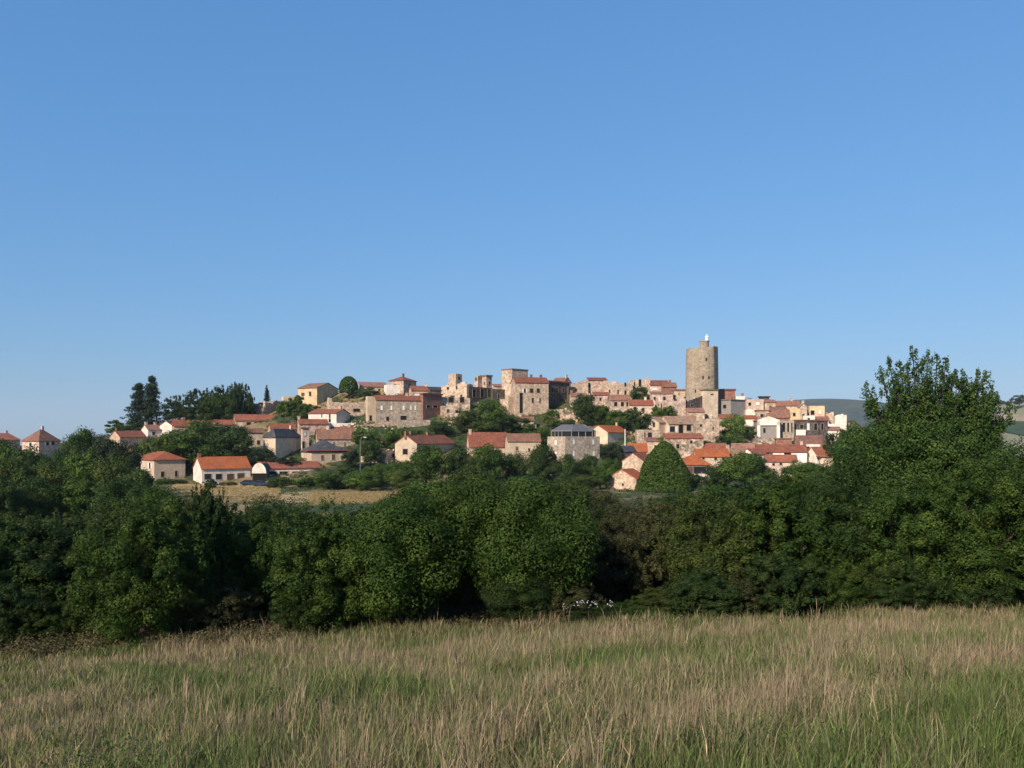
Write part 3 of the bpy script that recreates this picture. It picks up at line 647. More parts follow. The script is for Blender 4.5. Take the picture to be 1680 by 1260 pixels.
h('pale house with pink roof behind the white gabled house', 1199, 1202, 1238, 735, 752, 12, 'gr', 7, 'white', 'pinkr', 'R1213,743,4,5k;R1228,743,4,5k')
h('lit stone house just left of the cone tree tip', 1058, 1061, 1090, 724, 744, 10, 'sr', 5, 'warm', 'pinkr', 'R1075,733,4,6k')
h('stone house with brown roof below the dark narrow house', 934, 937, 963, 650, 668, 12, 'gr', 5, 'rose', 'brown', 'R950,658,4,6k')
h('tan cottage with red roof under the white terrace arches', 548, 551, 584, 707, 722, 10, 'gr', 6, 'tan', 'red', 'R562,714,4,5k;R576,714,4,5k')
h('tan house in the gap below the arch wall ruin', 722, 725, 747, 666, 684, 12, 'flat', 1.5, 'tan', 'tan', 'R735,674,4,6k')
h('rosy cottage with red roof right of the pink walled ruin', 766, 769, 794, 692, 708, 10, 'gr', 6, 'rose', 'red', 'R781,700,4,5k')
h('low tan house with brown roof below the stone bastion', 842, 845, 876, 690, 706, 10, 'gr', 6, 'tan', 'brown', 'R860,698,4,5k')
h('pink house with red roof left of the wide vine gallery house', 350, 353, 385, 696, 712, 10, 'gr', 7, 'pink', 'red', 'R368,704,4,5k')
h('warm stone house with red roof behind the beige hip roofed house', 252, 255, 284, 727, 746, 10, 'gr', 7, 'warm', 'red', 'R268,736,4,5k')
h('small cream house on the skyline left of the yellow house', 462, 465, 490, 650, 664, 12, 'flat', 1.5, 'cream', 'tan', 'R477,656,4,4k')
h('white narrow house above the grey cream brown roofed house', 582, 585, 604, 702, 720, 14, 'flat', 1.5, 'white', 'tan', 'R594,709,4,6k')
h('warm stone house left of the square tower on the skyline', 808, 811, 826, 634, 652, 12, 'sr', 4, 'warm', 'pinkr', 'R818,642,4,5k')
h('pink roofed house left of the rubble bank under the skyline ruins', 940, 943, 968, 634, 652, 12, 'gr', 5, 'warm', 'pinkr', 'R955,644,4,5k')

# ---- walls in the slopes
def stone_wall(label, x0, x1, yt0, yt1, hp, mat='rubble', yb=None, th=.5, seed=1):
    g = np.random.default_rng(seed); Ya, Yb = hillY(x0, max(yt0 + hp, 600)), hillY(x1, yt1 + hp)
    if yb: Ya = Yb = yb
    A = np.array([(x0 - CX) * Ya / F, Ya]); B = np.array([(x1 - CX) * Yb / F, Yb]); d = B - A; L = np.linalg.norm(d); d /= L; nrm = np.array([-d[1], d[0]])
    root = empty('stone_wall', (A[0], A[1], 0)); tag(root, label, 'wall')
    pts = []; n = max(int(L / 1.3), 2)
    for i in range(n + 1):
        t = i / n; Yt = Ya + (Yb - Ya) * t; zt = (HY - (yt0 + (yt1 - yt0) * t)) * Yt / F + g.normal(0, .13); pts.append((d[0] * L * t, d[1] * L * t, zt))
    zb = min(p[2] for p in pts) - hp * Ya / F - 2
    m = MB(); m.extrude([(0, 0, zb)] + pts + [(d[0] * L, d[1] * L, zb)], (nrm[0] * th, nrm[1] * th, 0)); m.build('masonry', W[mat], root)
stone_wall('low tan retaining wall above the hedge left of the lowest gabled house', 828, 942, 777, 779, 5, 'pink', seed=2)
stone_wall('mossy terrace wall below the grey pedimented front', 1219, 1274, 718, 719, 12, 'rubble', seed=3)
stone_wall('broken stone bank beneath the tiny lit stone hut', 905, 948, 676, 682, 10, 'rubble', seed=4)
stone_wall('rubble bank left of the arcaded brown roofed house', 962, 1002, 643, 662, 12, 'rubble', seed=5)
stone_wall('pale stone bank falling beside the big right tree', 1374, 1418, 764, 774, 8, 'white', seed=6)
stone_wall('rubble bank above the tan stone block under the round tower', 1124, 1180, 677, 680, 12, 'rubble', seed=7)
stone_wall('long stone terrace under the stone ruin and shuttered facade', 580, 652, 697, 692, 6, 'tan', seed=8)
stone_wall('short stone terrace among the shrubs below the tower house', 855, 880, 696, 697, 6, 'rubble', seed=9)
stone_wall('low rubble wall beside the crumbling ruin near the street lamp', 592, 622, 748, 750, 10, 'rubble', seed=10)
stone_wall('broken stone bank right of the three windowed cream house', 1196, 1226, 733, 742, 8, 'rubble', seed=11)

# ---- round tower
def round_tower():
    Y = 300.0; k = Y / F; X = (1152 - CX) * k; zb = (HY - 672) * k
    root = empty('round_tower', (X, Y, zb)); tag(root, 'tall round stone tower with stepped turret on its top', 'tower')
    m, nt, b = new_mat('tower_masonry')
    tc = nd(nt, 'ShaderNodeTexCoord')
    sp = nd(nt, 'ShaderNodeSeparateXYZ'); nt.links.new(tc.outputs['Object'], sp.inputs[0])
    ang = mathn(nt, 'MULTIPLY', mathn(nt, 'ARCTAN2', sp.outputs['Y'], sp.outputs['X']), 6.3)
    cb = nd(nt, 'ShaderNodeCombineXYZ'); nt.links.new(ang, cb.inputs[0]); nt.links.new(sp.outputs['Z'], cb.inputs[1])
    br = nd(nt, 'ShaderNodeTexBrick', Scale=1.0); br.inputs['Brick Width'].default_value = .85; br.inputs['Row Height'].default_value = .42; br.inputs['Mortar Size'].default_value = .035
    br.inputs['Color1'].default_value = (.45, .355, .25, 1); br.inputs['Color2'].default_value = (.30, .235, .165, 1); br.inputs['Mortar'].default_value = (.2, .15, .1, 1)
    nt.links.new(cb.outputs[0], br.inputs['Vector'])
    n1 = noise(nt, tc.outputs['Object'], .3, 5, .7); n2 = noise(nt, cb.outputs[0], 1.1, 4, .7)
    f = mathn(nt, 'MULTIPLY', maprange(nt, n1, .3, .7, .72, 1.25), maprange(nt, n2, .3, .7, .75, 1.25))
    nt.links.new(scale_rgb(nt, br.outputs['Color'], f), b.inputs['Base Color'])
    bp = nd(nt, 'ShaderNodeBump', Strength=.6, Distance=.12); nt.links.new(br.outputs['Fac'], bp.inputs['Height']); bp.invert = True; nt.links.new(bp.outputs[0], b.inputs['Normal'])
    H = (672 - 575) * k; r0, r1 = 27.3 * k, 25.9 * k
    mb = MB(); n = 72; g = np.random.default_rng(5)
    prof = [(r0 + .05, -6)] + [(r0 + (r1 - r0) * t, H * t) for t in np.linspace(0, 1, 9)]
    mb.lathe([(r, z) for r, z in prof], n)
    # the right flank is sheared flat, a shape added to turn it dark
    view = math.atan2(-Y, -X); A0, A1 = view + R(46), view + R(100)
    def shear(x, y):
        r = math.hypot(x, y); t = (math.atan2(y, x) - A0) % (2 * math.pi)
        if 0 < t < A1 - A0:
            p, q = (math.cos(A0), math.sin(A0)), (math.cos(A1), math.sin(A1)); u = t / (A1 - A0)
            u = math.sin(t) / (math.sin(t) + math.sin(A1 - A0 - t))
            return r * (p[0] + (q[0] - p[0]) * u), r * (p[1] + (q[1] - p[1]) * u)
        return x, y
    mb.v = [(*shear(x, y), z) for x, y, z in mb.v]
    mb.build('shaft', m, root)
    # ragged parapet: taller towards the shaded right
    mb = MB(); N = 72; inner = r1 - .8
    hs = [max(.1, .45 + .9 * max(0, math.cos(2 * math.pi * i / N + .25)) ** 3 + .35 * math.sin(i * .9) * math.sin(i * .37 + 1) + g.normal(0, .16)) for i in range(N)]
    for i in range(N):
        a0, a1 = 2 * math.pi * i / N, 2 * math.pi * (i + 1) / N
        z0, z1 = H + .004, H + hs[i]; h1 = H + hs[(i + 1) % N]
        P = lambda r, a, z: (*shear(r * math.cos(a), r * math.sin(a)), z)
        ro = r1 - .02
        mb.poly([P(ro, a0, z0), P(ro, a1, z0), P(ro, a1, h1), P(ro, a0, z1)]); mb.poly([P(inner, a1, z0), P(inner, a0, z0), P(inner, a0, z1), P(inner, a1, h1)])
        mb.poly([P(ro, a0, z1), P(ro, a1, h1), P(inner, a1, h1), P(inner, a0, z1)])
    mb.build('parapet', m, root)
    mb = MB(); cx = (1155.5 - 1152) * k; mb.lathe([(1.75, H + .01), (1.7, H + 3.2), (1.9, H + 3.25), (1.9, H + 3.55)], 20, (cx, 0, 0)); mb.build('turret', m, root)
    for a, z in ((-1.75, .52), (-1.4, .52), (-2.2, .3), (-1.55, .82)):
        mb = MB(); rr = r0 + (r1 - r0) * z; c, s = math.cos(a), math.sin(a)
        for_ = [(rr * c - s * u + c * w_, rr * s + c * u + s * w_, H * z + v) for w_ in (-.2, .06) for u, v in ((-.25, -.6), (.25, -.6), (.25, .6), (-.25, .6))]
        mb.poly(for_, [(3, 2, 1, 0), (4, 5, 6, 7), (0, 1, 5, 4), (1, 2, 6, 5), (2, 3, 7, 6), (3, 0, 4, 7)]); mb.build('arrow_slit_shade', M['black'], root)  # black block paints the shade of each slit
    # the white figure on the turret is a thing of its own
    st = empty('statue', (X + (1159.5 - 1152) * k, Y, zb + H + 3.55)); tag(st, 'white robed statue standing on top of the round tower', 'statue')
    mb = MB(); mb.lathe([(.62, 0), (.66, .25), (.5, .9), (.52, 1.3), (.62, 1.62), (.5, 1.82), (.17, 1.92), (.15, 2.0), (.23, 2.1), (.25, 2.25), (.19, 2.4), (.06, 2.47)], 16)
    bo = mb.build('figure', M['whitep'], st, True)
    mb = MB(); mb.tube([(.42, -.05, 1.68), (.72, -.25, 1.5), (.62, -.5, 1.85)], [.17, .13, .08]); mb.tube([(-.42, -.05, 1.66), (-.6, -.3, 1.25), (-.2, -.5, 1.2)], [.17, .13, .08]); mb.build('arms', M['whitep'], st, True)
round_tower()

# ---- hall with the glass lantern
def lantern_hall():
    r = house('square pale stone hall with glazed octagonal rooftop lantern', 898, 927, 984, 716, 774, 36, 'flat', 2, 'grey', 'metal',
              'R941,725,4,9s;R973,725,4,9s;R941,744,4,10s;R974,744,4,9s;L912,726,4,9s;L912,745,4,9s', name='lantern_hall', cat='hall', Y=238)
    k = 238 / F; h_ = 58 * k
    wb = [o for o in r.children if o.name.startswith('wall')][0]
    xs = [v.co.x for v in wb.data.vertices]; ys = [v.co.y for v in wb.data.vertices]; a, b = max(xs) - .25, max(ys) - .25
    def octo(a, b, q=.62): return [(-a, -b * q), (-a * q, -b), (a * q, -b), (a, -b * q), (a, b * q), (a * q, b), (-a * q, b), (-a, b * q)]
    z0, z1, z2 = h_ - .48, h_ + 8.5 * k, h_ + 20 * k
    lo = octo(a, b)
    m = MB(); m.extrude([(x * .97, y * .97, z0) for x, y in lo], (0, 0, z1 - z0 - .02)); gl = m.build('glazing', M['pane'], r)
    m = MB()
    for i in range(8):
        p, q = np.array(lo[i]), np.array(lo[(i + 1) % 8]); n = 3 if np.linalg.norm(q - p) > 5 else 1
        for j in range(n):
            c = p + (q - p) * j / n; m.box(c[0] - .09, c[0] + .09, c[1] - .09, c[1] + .09, z0, z1)
    m.build('mullions', M['pole'], gl)
    m = MB(); m.extrude([(x * 1.03, y * 1.03, z1) for x, y in lo], (0, 0, .25)); e = m.build('eaves', M['pole'], r)
    top = octo(a * .5, b * .5); n = 8
    m = MB(); m.poly([(x, y, z1 + .26) for x, y in lo] + [(x, y, z2) for x, y in top], [tuple(range(8))[::-1], tuple(range(8, 16))] + [(i, (i + 1) % 8, 8 + (i + 1) % 8, 8 + i) for i in range(8)])
    ro = m.build('roof', RF['metal'], r)
    m = MB()
    for i in range(8): m.tube([(*lo[i], z1 + .28), (*top[i], z2 + .03)], .07, 5)
    m.build('ridge_bars', M['pole'], ro)
lantern_hall()

# ---- white barrel barn
def barn():
    Y = 222.0; k = Y / F; X = (425 - CX) * k; zb = (HY - 797) * k; r = empty('barrel_barn', (X, Y, zb), R(8)); tag(r, 'white barn with rounded hood over a black doorway beside the long hall', 'barn')
    hw, h0, h1 = 11 * k, 20 * k, 37 * k; L = 9
    arch = [(hw * math.cos(t), h0 + (h1 - h0) * math.sin(t)) for t in np.linspace(0, math.pi, 15)]
    m = MB(); m.extrude([(x, .3, z) for x, z in arch + [(-hw, -2), (hw, -2)]], (0, L, 0)); m.build('body', W['dark'], r)
    m = MB(); m.extrude([(x * 1.05, -.15, z + .08) for x, z in arch], (0, .4, 0)); m.build('hood', W['white'], r)
    m = MB(); m.box(-hw * .93, hw * .93, .2, .295, -1, h0 - .05); m.build('doorway', M['black'], r)  # black panel in place of the shade inside the barn
barn()

# ---- vehicles by the orange roofed farmhouse
def car(label, px, Y, rz, paint):
    X = (px - CX) * Y / F; r = empty('parked_car', (X, Y, Tz(X, Y) + .02), R(rz)); tag(r, label, 'car')
    prof = [(-2.1, .3), (2.1, .3), (2.15, .7), (1.9, .85), (1.15, .95), (.5, 1.42), (-1.1, 1.45), (-1.75, 1.0), (-2.12, .92)]
    m = MB(); m.extrude([(x, -.82, z) for x, z in prof], (0, 1.64, 0)); b = m.build('body', paint, r)
    for s in (-1, 1):
        m = MB(); m.extrude([(x, s * .83, z) for x, z in ((1.0, .97), (.48, 1.36), (-1.05, 1.38), (-1.5, 1.0))], (0, s * .02, 0)); m.build('side_window', M['pane'], b)
        for x in (-1.3, 1.3):
            m = MB(); n = 14; m.extrude([(x + .33 * math.cos(t), s * .68, .33 + .33 * math.sin(t)) for t in np.linspace(0, 2 * math.pi, n, endpoint=False)], (0, s * .2, 0)); m.build('wheel', M['tyre'], r)
    m = MB(); m.poly([(1.17, -.7, .98), (1.17, .7, .98), (.55, .65, 1.4), (.55, -.65, 1.4)]); m.build('windscreen', M['pane'], b)
car('dark blue car parked in front of the white barrel barn', 428, 217, 4, M['carblue'])
car('dark blue car parked nearer the farmhouse, half behind weeds', 408, 218, 10, M['carblue'])
car('pale car parked under the farmhouse veranda', 346, 218, 15, M['carwhite'])

# ---- posts
def lamp():
    Y = 232.0; k = Y / F; X = (591 - CX) * k; z = Tz(X, Y); r = empty('street_lamp', (X, Y, z)); tag(r, 'slim grey street lamp with curved arm beside dark trees', 'street lamp')
    zt = (HY - 718) * k - z
    m = MB(); m.tube([(0, 0, -.5), (0, 0, zt - .5), (.25, 0, zt), (1.2, 0, zt + .1)], [.08, .07, .05, .045]); m.build('pole', M['pole'], r)
    m = MB(); m.box(1.0, 1.75, -.16, .16, zt + .02, zt + .2); m.build('lamp_head', M['whitep'], r)
lamp()
def pole(name, label, cat, px, Y, yt, rad, mat, arm=False, lean=0):
    X = (px - CX) * Y / F; z = Tz(X, Y); r = empty(name, (X, Y, z)); tag(r, label, cat); zt = (HY - yt) * Y / F - z
    m = MB(); m.tube([(0, 0, -.4), (lean * .5, 0, zt * .5), (lean, 0, zt)], [rad, rad * .9, rad * .7]); m.build('shaft', mat, r)
    if arm: m = MB(); m.box(-.6, .6, -.06, .06, zt - .5, zt - .38); m.build('crossarm', mat, r)
pole('utility_pole', 'grey utility pole in front of the white house with the big dark window', 'pole', 1151, 205, 774, .12, M['pole'], True)
pole('utility_pole', 'pale pole before the dark wall of the orange roofed house', 'pole', 1025.5, 248, 704, .16, M['whitep'])
pole('wooden_stake', 'short weathered stake at the meadow edge right of centre', 'stake', 1027, 29.5, 1012, .03, M['drystem'])
pole('wooden_stake', 'short weathered stake standing deeper under the brown thicket', 'stake', 1089, 30.5, 1018, .025, M['drystem'])
pole('wooden_stake', 'thin pale bare stick upright before the dark hollow on the left', 'stake', 153, 30.5, 990, .014, M['drystem'], lean=.06)
# ------------------------------------------------------------------ trees and shrubs of the village
t = tree
t('conifer_tree', 'tallest ragged conifer of the pair left of the round trees', 249, 56, 617, 706, 'conifer', 'blue')
t('conifer_tree', 'second ragged conifer leaning left beside the tallest one', 228, 62, 629, 708, 'conifer', 'blue')
t('conifer_tree', 'tiny conifer on the skyline above the curved stone ruin', 438, 15, 632, 660, 'conifer', 'blue', z=None)
for i, (px, w, yt, lab) in enumerate([(294, 58, 650, 'leftmost and smallest round dark tree of the skyline grove'), (334, 66, 639, 'second round tree of the skyline grove'),
        (365, 66, 634, 'middle round tree of the skyline grove'), (391, 50, 628, 'tallest round tree at the right end of the skyline grove')]):
    t('broadleaf_tree', lab, px, w, yt, 692, 'grove', 'dark' if i != 2 else 'green', group='skyline grove')
t('broadleaf_tree', 'low spreading shrub tree under the twin conifers, left side', 196, 54, 686, 712, 'shrub', 'green')
t('broadleaf_tree', 'low dark shrub tree right under the twin conifers', 226, 50, 684, 712, 'shrub', 'dark')
t('broadleaf_tree', 'broad dark green tree in front of the red roofed strip house', 332, 124, 689, 756, 'mid', 'green', Y=243)
t('broadleaf_tree', 'green tree right of the broad dark one, before the brown roofed wing', 376, 92, 698, 760, 'mid', 'dark', Y=240)
t('broadleaf_tree', 'green tree left of the broad dark one behind the farmhouse', 286, 84, 708, 762, 'mid', 'green', Y=241)
t('broadleaf_tree', 'bright little tree beside the white cottage wall', 243, 30, 710, 748, 'far', 'bright', Y=246)
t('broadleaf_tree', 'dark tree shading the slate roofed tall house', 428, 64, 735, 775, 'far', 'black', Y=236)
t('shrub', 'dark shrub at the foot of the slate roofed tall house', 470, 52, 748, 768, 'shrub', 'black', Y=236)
t('clipped_tree', 'smooth dome shaped clipped tree on the skyline left of the pink roofs', 572, 32, 617, 655, 'dome', 'green')
t('shrub', 'hedge like shrub trailing right of the dome shaped tree', 602, 44, 634, 654, 'shrub', 'green')
for px, w, yt, yb, c, lab in [(483, 42, 645, 676, 'green', 'green shrub left of the yellow house'), (503, 34, 655, 684, 'green', 'bushy shrub below the yellow house window'),
        (466, 26, 655, 684, 'bright', 'bright shrub on the terrace right of the grey ruin wall'), (522, 30, 664, 686, 'dark', 'dark shrub above the white house roof'), (492, 34, 668, 690, 'olive', 'olive shrub above the long tan house')]:
    t('shrub', lab, px, w, yt, yb, 'shrub', c)
for px, w, yt, yb, c, lab in [(600, 54, 697, 745, 'green', 'green tree spreading under the stone ruin terrace'), (640, 64, 700, 745, 'green', 'broad green tree before the low stone outbuilding'),
        (690, 60, 702, 735, 'green', 'green tree right of the low stone outbuilding'), (608, 44, 722, 764, 'dark', 'dark tree right behind the street lamp'), (575, 34, 735, 772, 'black', 'dark tree between slate hip house and lamp'),
        (726, 50, 690, 716, 'dark', 'dark tree below the brownish pink house'), (765, 60, 668, 712, 'olive', 'olive tree under the low arch wall'),
        (806, 58, 655, 710, 'green', 'light green tree left of the bastion'), (840, 66, 678, 712, 'dark', 'dark tree at the foot of the bastion'), (795, 56, 688, 722, 'olive', 'olive tree above the white ridge stub'),
        (872, 40, 692, 722, 'green', 'green tree behind the cream stone house'), (905, 34, 671, 704, 'green', 'small tree below the tiny stone hut'), (930, 40, 686, 712, 'dark', 'dark shrub tree behind the glass lantern'),
        (960, 50, 642, 700, 'dark', 'dark tree climbing beside the rubble bank'), (985, 42, 660, 700, 'green', 'green tree right of the climbing dark tree'), (1012, 44, 672, 706, 'green', 'green tree below the arcaded house'),
        (1043, 52, 668, 712, 'dark', 'dark tree below the maroon roofed pinkish house'), (1078, 26, 666, 690, 'bright', 'bright small tree above the cream pediment'), (1097, 30, 664, 690, 'green', 'green small tree left of the dark ruin'),
        (1050, 36, 634, 662, 'dark', 'bluish tree in front of the split stone house'), (1203, 46, 677, 728, 'bright', 'bright leafy tree below the grey rendered house'), (1226, 34, 696, 728, 'dark', 'dark tree left of the grey pediment'),
        (1186, 38, 712, 742, 'dark', 'dark tree right of the square tan block'), (1213, 36, 718, 748, 'green', 'green bush tree below the bright leafy tree'), (1158, 26, 722, 738, 'dark', 'dark bush at the base of the tan block'),
        (1370, 40, 705, 768, 'dark', 'dark tree right of the timbered loft'), (1392, 44, 690, 772, 'green', 'green tree where the skyline ruins end'),
        (888, 44, 702, 742, 'green', 'green tree touching the left side of the glass topped hall'), (1005, 40, 725, 768, 'black', 'black green tree before the dark fronted house'), (1090, 30, 712, 742, 'bright', 'bright bush behind the tip of the cone tree')]:
    t('broadleaf_tree', lab, px, w, yt, yb, 'far', c)
t('clipped_tree', 'big smooth cone shaped tree standing before the lower houses', 1090, 92, 723, 818, 'clip', 'green')
# row below the lowest houses
for px, w, yt, yb, c, Y, lab in [(535, 50, 774, 812, 'green', 206, 'green bush right of the blue cars and hall, lower one'), (596, 64, 772, 815, 'bright', 203, 'bright bush in front of the rounded tree below the lamp'), (668, 60, 770, 815, 'olive', 203, 'olive bush before the tall rounded green tree'),
        (268, 34, 783, 800, 'green', 222, 'small bush under the beige hip roofed house'), (292, 30, 786, 802, 'dark', 221, 'dark bush at the right corner of the beige house'),
        (344, 26, 784, 812, 'dark', 212, 'slim dark bush before the farmhouse veranda'), (374, 34, 790, 802, 'olive', 219, 'grey green weeds before the farmhouse'), (462, 50, 779, 800, 'green', 219, 'green bank bush before the long low hall'),
        (510, 60, 781, 806, 'green', 217, 'broad green bush before the hall piers'), (455, 44, 790, 812, 'dark', 214, 'dark bush right of the blue cars'),
        (560, 84, 781, 812, 'dark', 212, 'long dark clipped bush right of the hall'), (578, 60, 763, 790, 'green', 222, 'bright hedge bush below the slate hip house'),
        (620, 66, 760, 806, 'green', 216, 'rounded green tree below the street lamp'), (655, 60, 757, 808, 'green', 212, 'rounded green tree left of the grey end wall'),
        (700, 84, 730, 806, 'green', 210, 'tall rounded green tree covering the cream arch house'), (757, 66, 732, 800, 'dark', 214, 'dark tree right of the grey end wall'),
        (800, 76, 727, 800, 'green', 212, 'green tree below the white ridge stub'), (846, 48, 742, 790, 'dark', 218, 'dark tree before the cream stone house'),
        (892, 62, 728, 792, 'dark', 214, 'round dark tree left of the glass topped hall'), (930, 50, 745, 800, 'dark', 211, 'small dark tree at the corner of the glass topped hall'),
        (966, 44, 744, 792, 'dark', 216, 'dark bush tree between the lantern hall and the dark fronted house'), (1002, 44, 752, 798, 'green', 214, 'green bush tree before the dark fronted house'), (985, 40, 768, 806, 'green', 208, 'green shrub right of the glass topped hall'), (960, 46, 778, 812, 'olive', 204, 'olive shrub below the glass topped hall'),
        (1138, 40, 775, 815, 'dark', 205, 'dark shrub right of the cone tree'), (1176, 56, 762, 815, 'dark', 206, 'dark tree right of the utility pole'),
        (1222, 96, 742, 818, 'green', 204, 'broad green tree under the white gabled house'), (1252, 60, 764, 816, 'dark', 203, 'dark tree left of the pink facade'),
        (1318, 76, 755, 816, 'green', 203, 'broad green tree right of the pink facade'), (1352, 70, 762, 818, 'olive', 200, 'olive tree below the mossy barn'), (1405, 80, 765, 815, 'dark', 195, 'dark tree below the pale stone bank')]:
    t('broadleaf_tree' if yb - yt > 30 else 'shrub', lab, px, w, yt, yb, 'mid' if yb - yt > 30 else 'shrub', c, Y=Y)
# woods on the left and middle distance
for px, w, yt, c, Y, lab in [(8, 84, 722, 'green', 150, 'wood edge tree at the far left margin'), (48, 80, 730, 'dark', 142, 'dark wood tree below the brown hipped roof'), (90, 70, 745, 'dark', 140, 'low dark wood tree before the pink house wall'),
        (140, 60, 702, 'green', 185, 'peaked tree rising above the left wood'), (120, 62, 712, 'dark', 180, 'dark tree just left of the peaked one'), (170, 74, 714, 'black', 175, 'blackish tree right of the peaked one'), (206, 70, 726, 'black', 168, 'blackish tree nearest the beige hip house'),
        (24, 90, 752, 'olive', 118, 'olive crown low in the left wood'), (84, 84, 757, 'olive', 120, 'second olive crown low in the left wood'), (136, 84, 738, 'green', 130, 'green crown in the centre of the left wood'), (182, 80, 746, 'olive', 126, 'olive crown right of the wood centre'),
        (228, 64, 768, 'dark', 122, 'dark crown under the beige house corner'), (60, 90, 785, 'dark', 95, 'front dark crown above the dry strip'), (128, 84, 782, 'green', 98, 'front green crown above the dry strip'), (196, 90, 785, 'dark', 92, 'front dark crown left of the dry field'),
        (255, 66, 798, 'green', 100, 'front green crown at the edge of the dry field'), (0, 70, 780, 'dark', 90, 'front dark crown cut by the left margin')]:
    t('broadleaf_tree', lab, px, w, yt, 0, 'mid', c, Y=Y, group='left wood')
for px, w, yt, c, Y, lab in [(700, 100, 785, 'green', 120, 'middle distance tree behind the hedge, below the cream arch house'), (772, 100, 764, 'olive', 112, 'olive crowned tree peaking behind the hedge centre'), (850, 100, 780, 'green', 115, 'green crown behind the hedge, left of the retaining wall'),
        (925, 90, 785, 'olive', 112, 'olive crown behind the hedge under the retaining wall'), (985, 70, 802, 'brown', 105, 'brownish crown below the lowest gabled house'), (1110, 100, 808, 'dark', 105, 'dull crown at the foot of the cone tree'),
        (1190, 110, 795, 'green', 100, 'green crown behind the right hedge, left part'), (1270, 110, 788, 'dark', 96, 'dark crown behind the right hedge, middle part'), (1345, 110, 772, 'green', 92, 'green crown behind the right hedge, near the big tree'),
        (640, 70, 815, 'green', 110, 'low green crown right of the dry terrace'), (1420, 90, 740, 'dark', 85, 'dark crown left behind the big tree'), (1400, 70, 705, 'dark', 150, 'hazy dark crown where the far hill meets the big tree'),
        (1660, 110, 745, 'dark', 80, 'dark crown right behind the big tree'), (1560, 120, 735, 'black', 70, 'black green crown deep behind the big tree')]:
    t('broadleaf_tree', lab, px, w, yt, 0, 'mid', c, Y=Y)
# ------------------------------------------------------------------ hedge along the road
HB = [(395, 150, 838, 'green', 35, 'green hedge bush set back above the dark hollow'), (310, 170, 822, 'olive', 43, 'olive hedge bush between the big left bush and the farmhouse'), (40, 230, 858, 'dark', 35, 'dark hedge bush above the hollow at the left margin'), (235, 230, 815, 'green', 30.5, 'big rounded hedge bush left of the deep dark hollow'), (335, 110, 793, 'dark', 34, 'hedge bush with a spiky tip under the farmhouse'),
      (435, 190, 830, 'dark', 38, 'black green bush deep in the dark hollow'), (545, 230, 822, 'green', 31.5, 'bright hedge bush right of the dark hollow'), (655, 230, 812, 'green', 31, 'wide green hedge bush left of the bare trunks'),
      (765, 220, 775, 'green', 33, 'tallest hedge bush in the centre with bare trunks'), (880, 220, 790, 'green', 32, 'rounded hedge bush right of the bare trunks'), (1000, 170, 835, 'brown', 36, 'brownish thin bush right of the hedge centre'),
      (1085, 160, 828, 'brown', 36, 'second brownish bush above the white flowers'), (1180, 210, 810, 'olive', 34, 'olive hedge bush right of the brownish pair'), (1290, 220, 788, 'green', 33.5, 'wide green hedge bush left of the big tree'),
      (1395, 220, 765, 'dark', 33.5, 'dark hedge bush touching the big tree from the left'), (1500, 210, 775, 'green', 32, 'green hedge bush in front of the big tree'), (1610, 260, 750, 'green', 31.5, 'leafy hedge bush right in front of the big tree'),
      (1715, 200, 745, 'green', 31, 'hedge bush cut by the right margin'), (-70, 220, 850, 'green', 33, 'hedge bush cut by the left margin'),
      (120, 220, 838, 'olive', 43, 'olive bush of the second row above the left hollow'), (260, 230, 812, 'green', 46, 'second row bush behind the big left bush'), (395, 190, 822, 'green', 46, 'second row bush below the dry field'), (500, 190, 824, 'green', 45, 'second row bush below the dry terrace'),
      (600, 190, 838, 'olive', 47, 'second row olive bush below the green lawn hedge'), (705, 190, 806, 'green', 46, 'second row bush left of the tallest hedge bush'), (830, 200, 792, 'green', 48, 'second row bush right of the tallest hedge bush'),
      (945, 190, 806, 'olive', 46, 'second row bush below the retaining wall'), (1045, 190, 822, 'brown', 48, 'second row brownish bush below the cone tree'), (1145, 200, 812, 'olive', 46, 'second row bush right of the cone tree'), (1240, 210, 800, 'dark', 46, 'second row dark bush under the broad green tree'),
      (1340, 210, 782, 'green', 46, 'second row bush under the olive tree'), (1450, 200, 745, 'dark', 45, 'second row bush under the left limb of the big tree'), (1590, 220, 720, 'dark', 44, 'second row bush under the right limb of the big tree'), (1690, 200, 730, 'dark', 43, 'second row bush by the right margin'),
      (20, 200, 842, 'olive', 44, 'second row bush by the left margin'), (1830, 230, 745, 'green', 32, 'hedge bush beyond the right margin'), (1930, 230, 760, 'dark', 33, 'farther hedge bush beyond the right margin'), (-180, 230, 850, 'dark', 33, 'hedge bush beyond the left margin'), (-290, 230, 845, 'green', 34, 'farther hedge bush beyond the left margin')]
PROF = ([0, 100, 200, 300, 400, 500, 600, 700, 800, 900, 1000, 1100, 1200, 1300, 1400, 1500, 1600, 1700], [855, 845, 828, 824, 830, 834, 830, 805, 786, 794, 816, 816, 802, 784, 762, 742, 726, 735])
where = ['left margin', 'left hollow', 'beige hip house', 'farmhouse', 'blue cars', 'long low hall', 'street lamp', 'cream arch house', 'white ridge stub', 'cream stone house', 'lantern hall', 'lowest gabled house', 'cone tree', 'broad green tree', 'pink facade', 'mossy barn', 'left limbs of the big tree', 'big tree trunk', 'right limbs of the big tree', 'right margin']
for i, wh in enumerate(where):
    px = 20 + i * 88; HB.append((px, 190 + 40 * (i % 3), float(np.interp(px, *PROF)) + (i * 7) % 13 - 4, ('green', 'dark', 'olive', 'green', 'dark')[i % 5] if not 10 < i < 13 else 'brown', 38.5 + (i % 4) * .8, 'filling bush of the middle hedge row below the ' + wh))
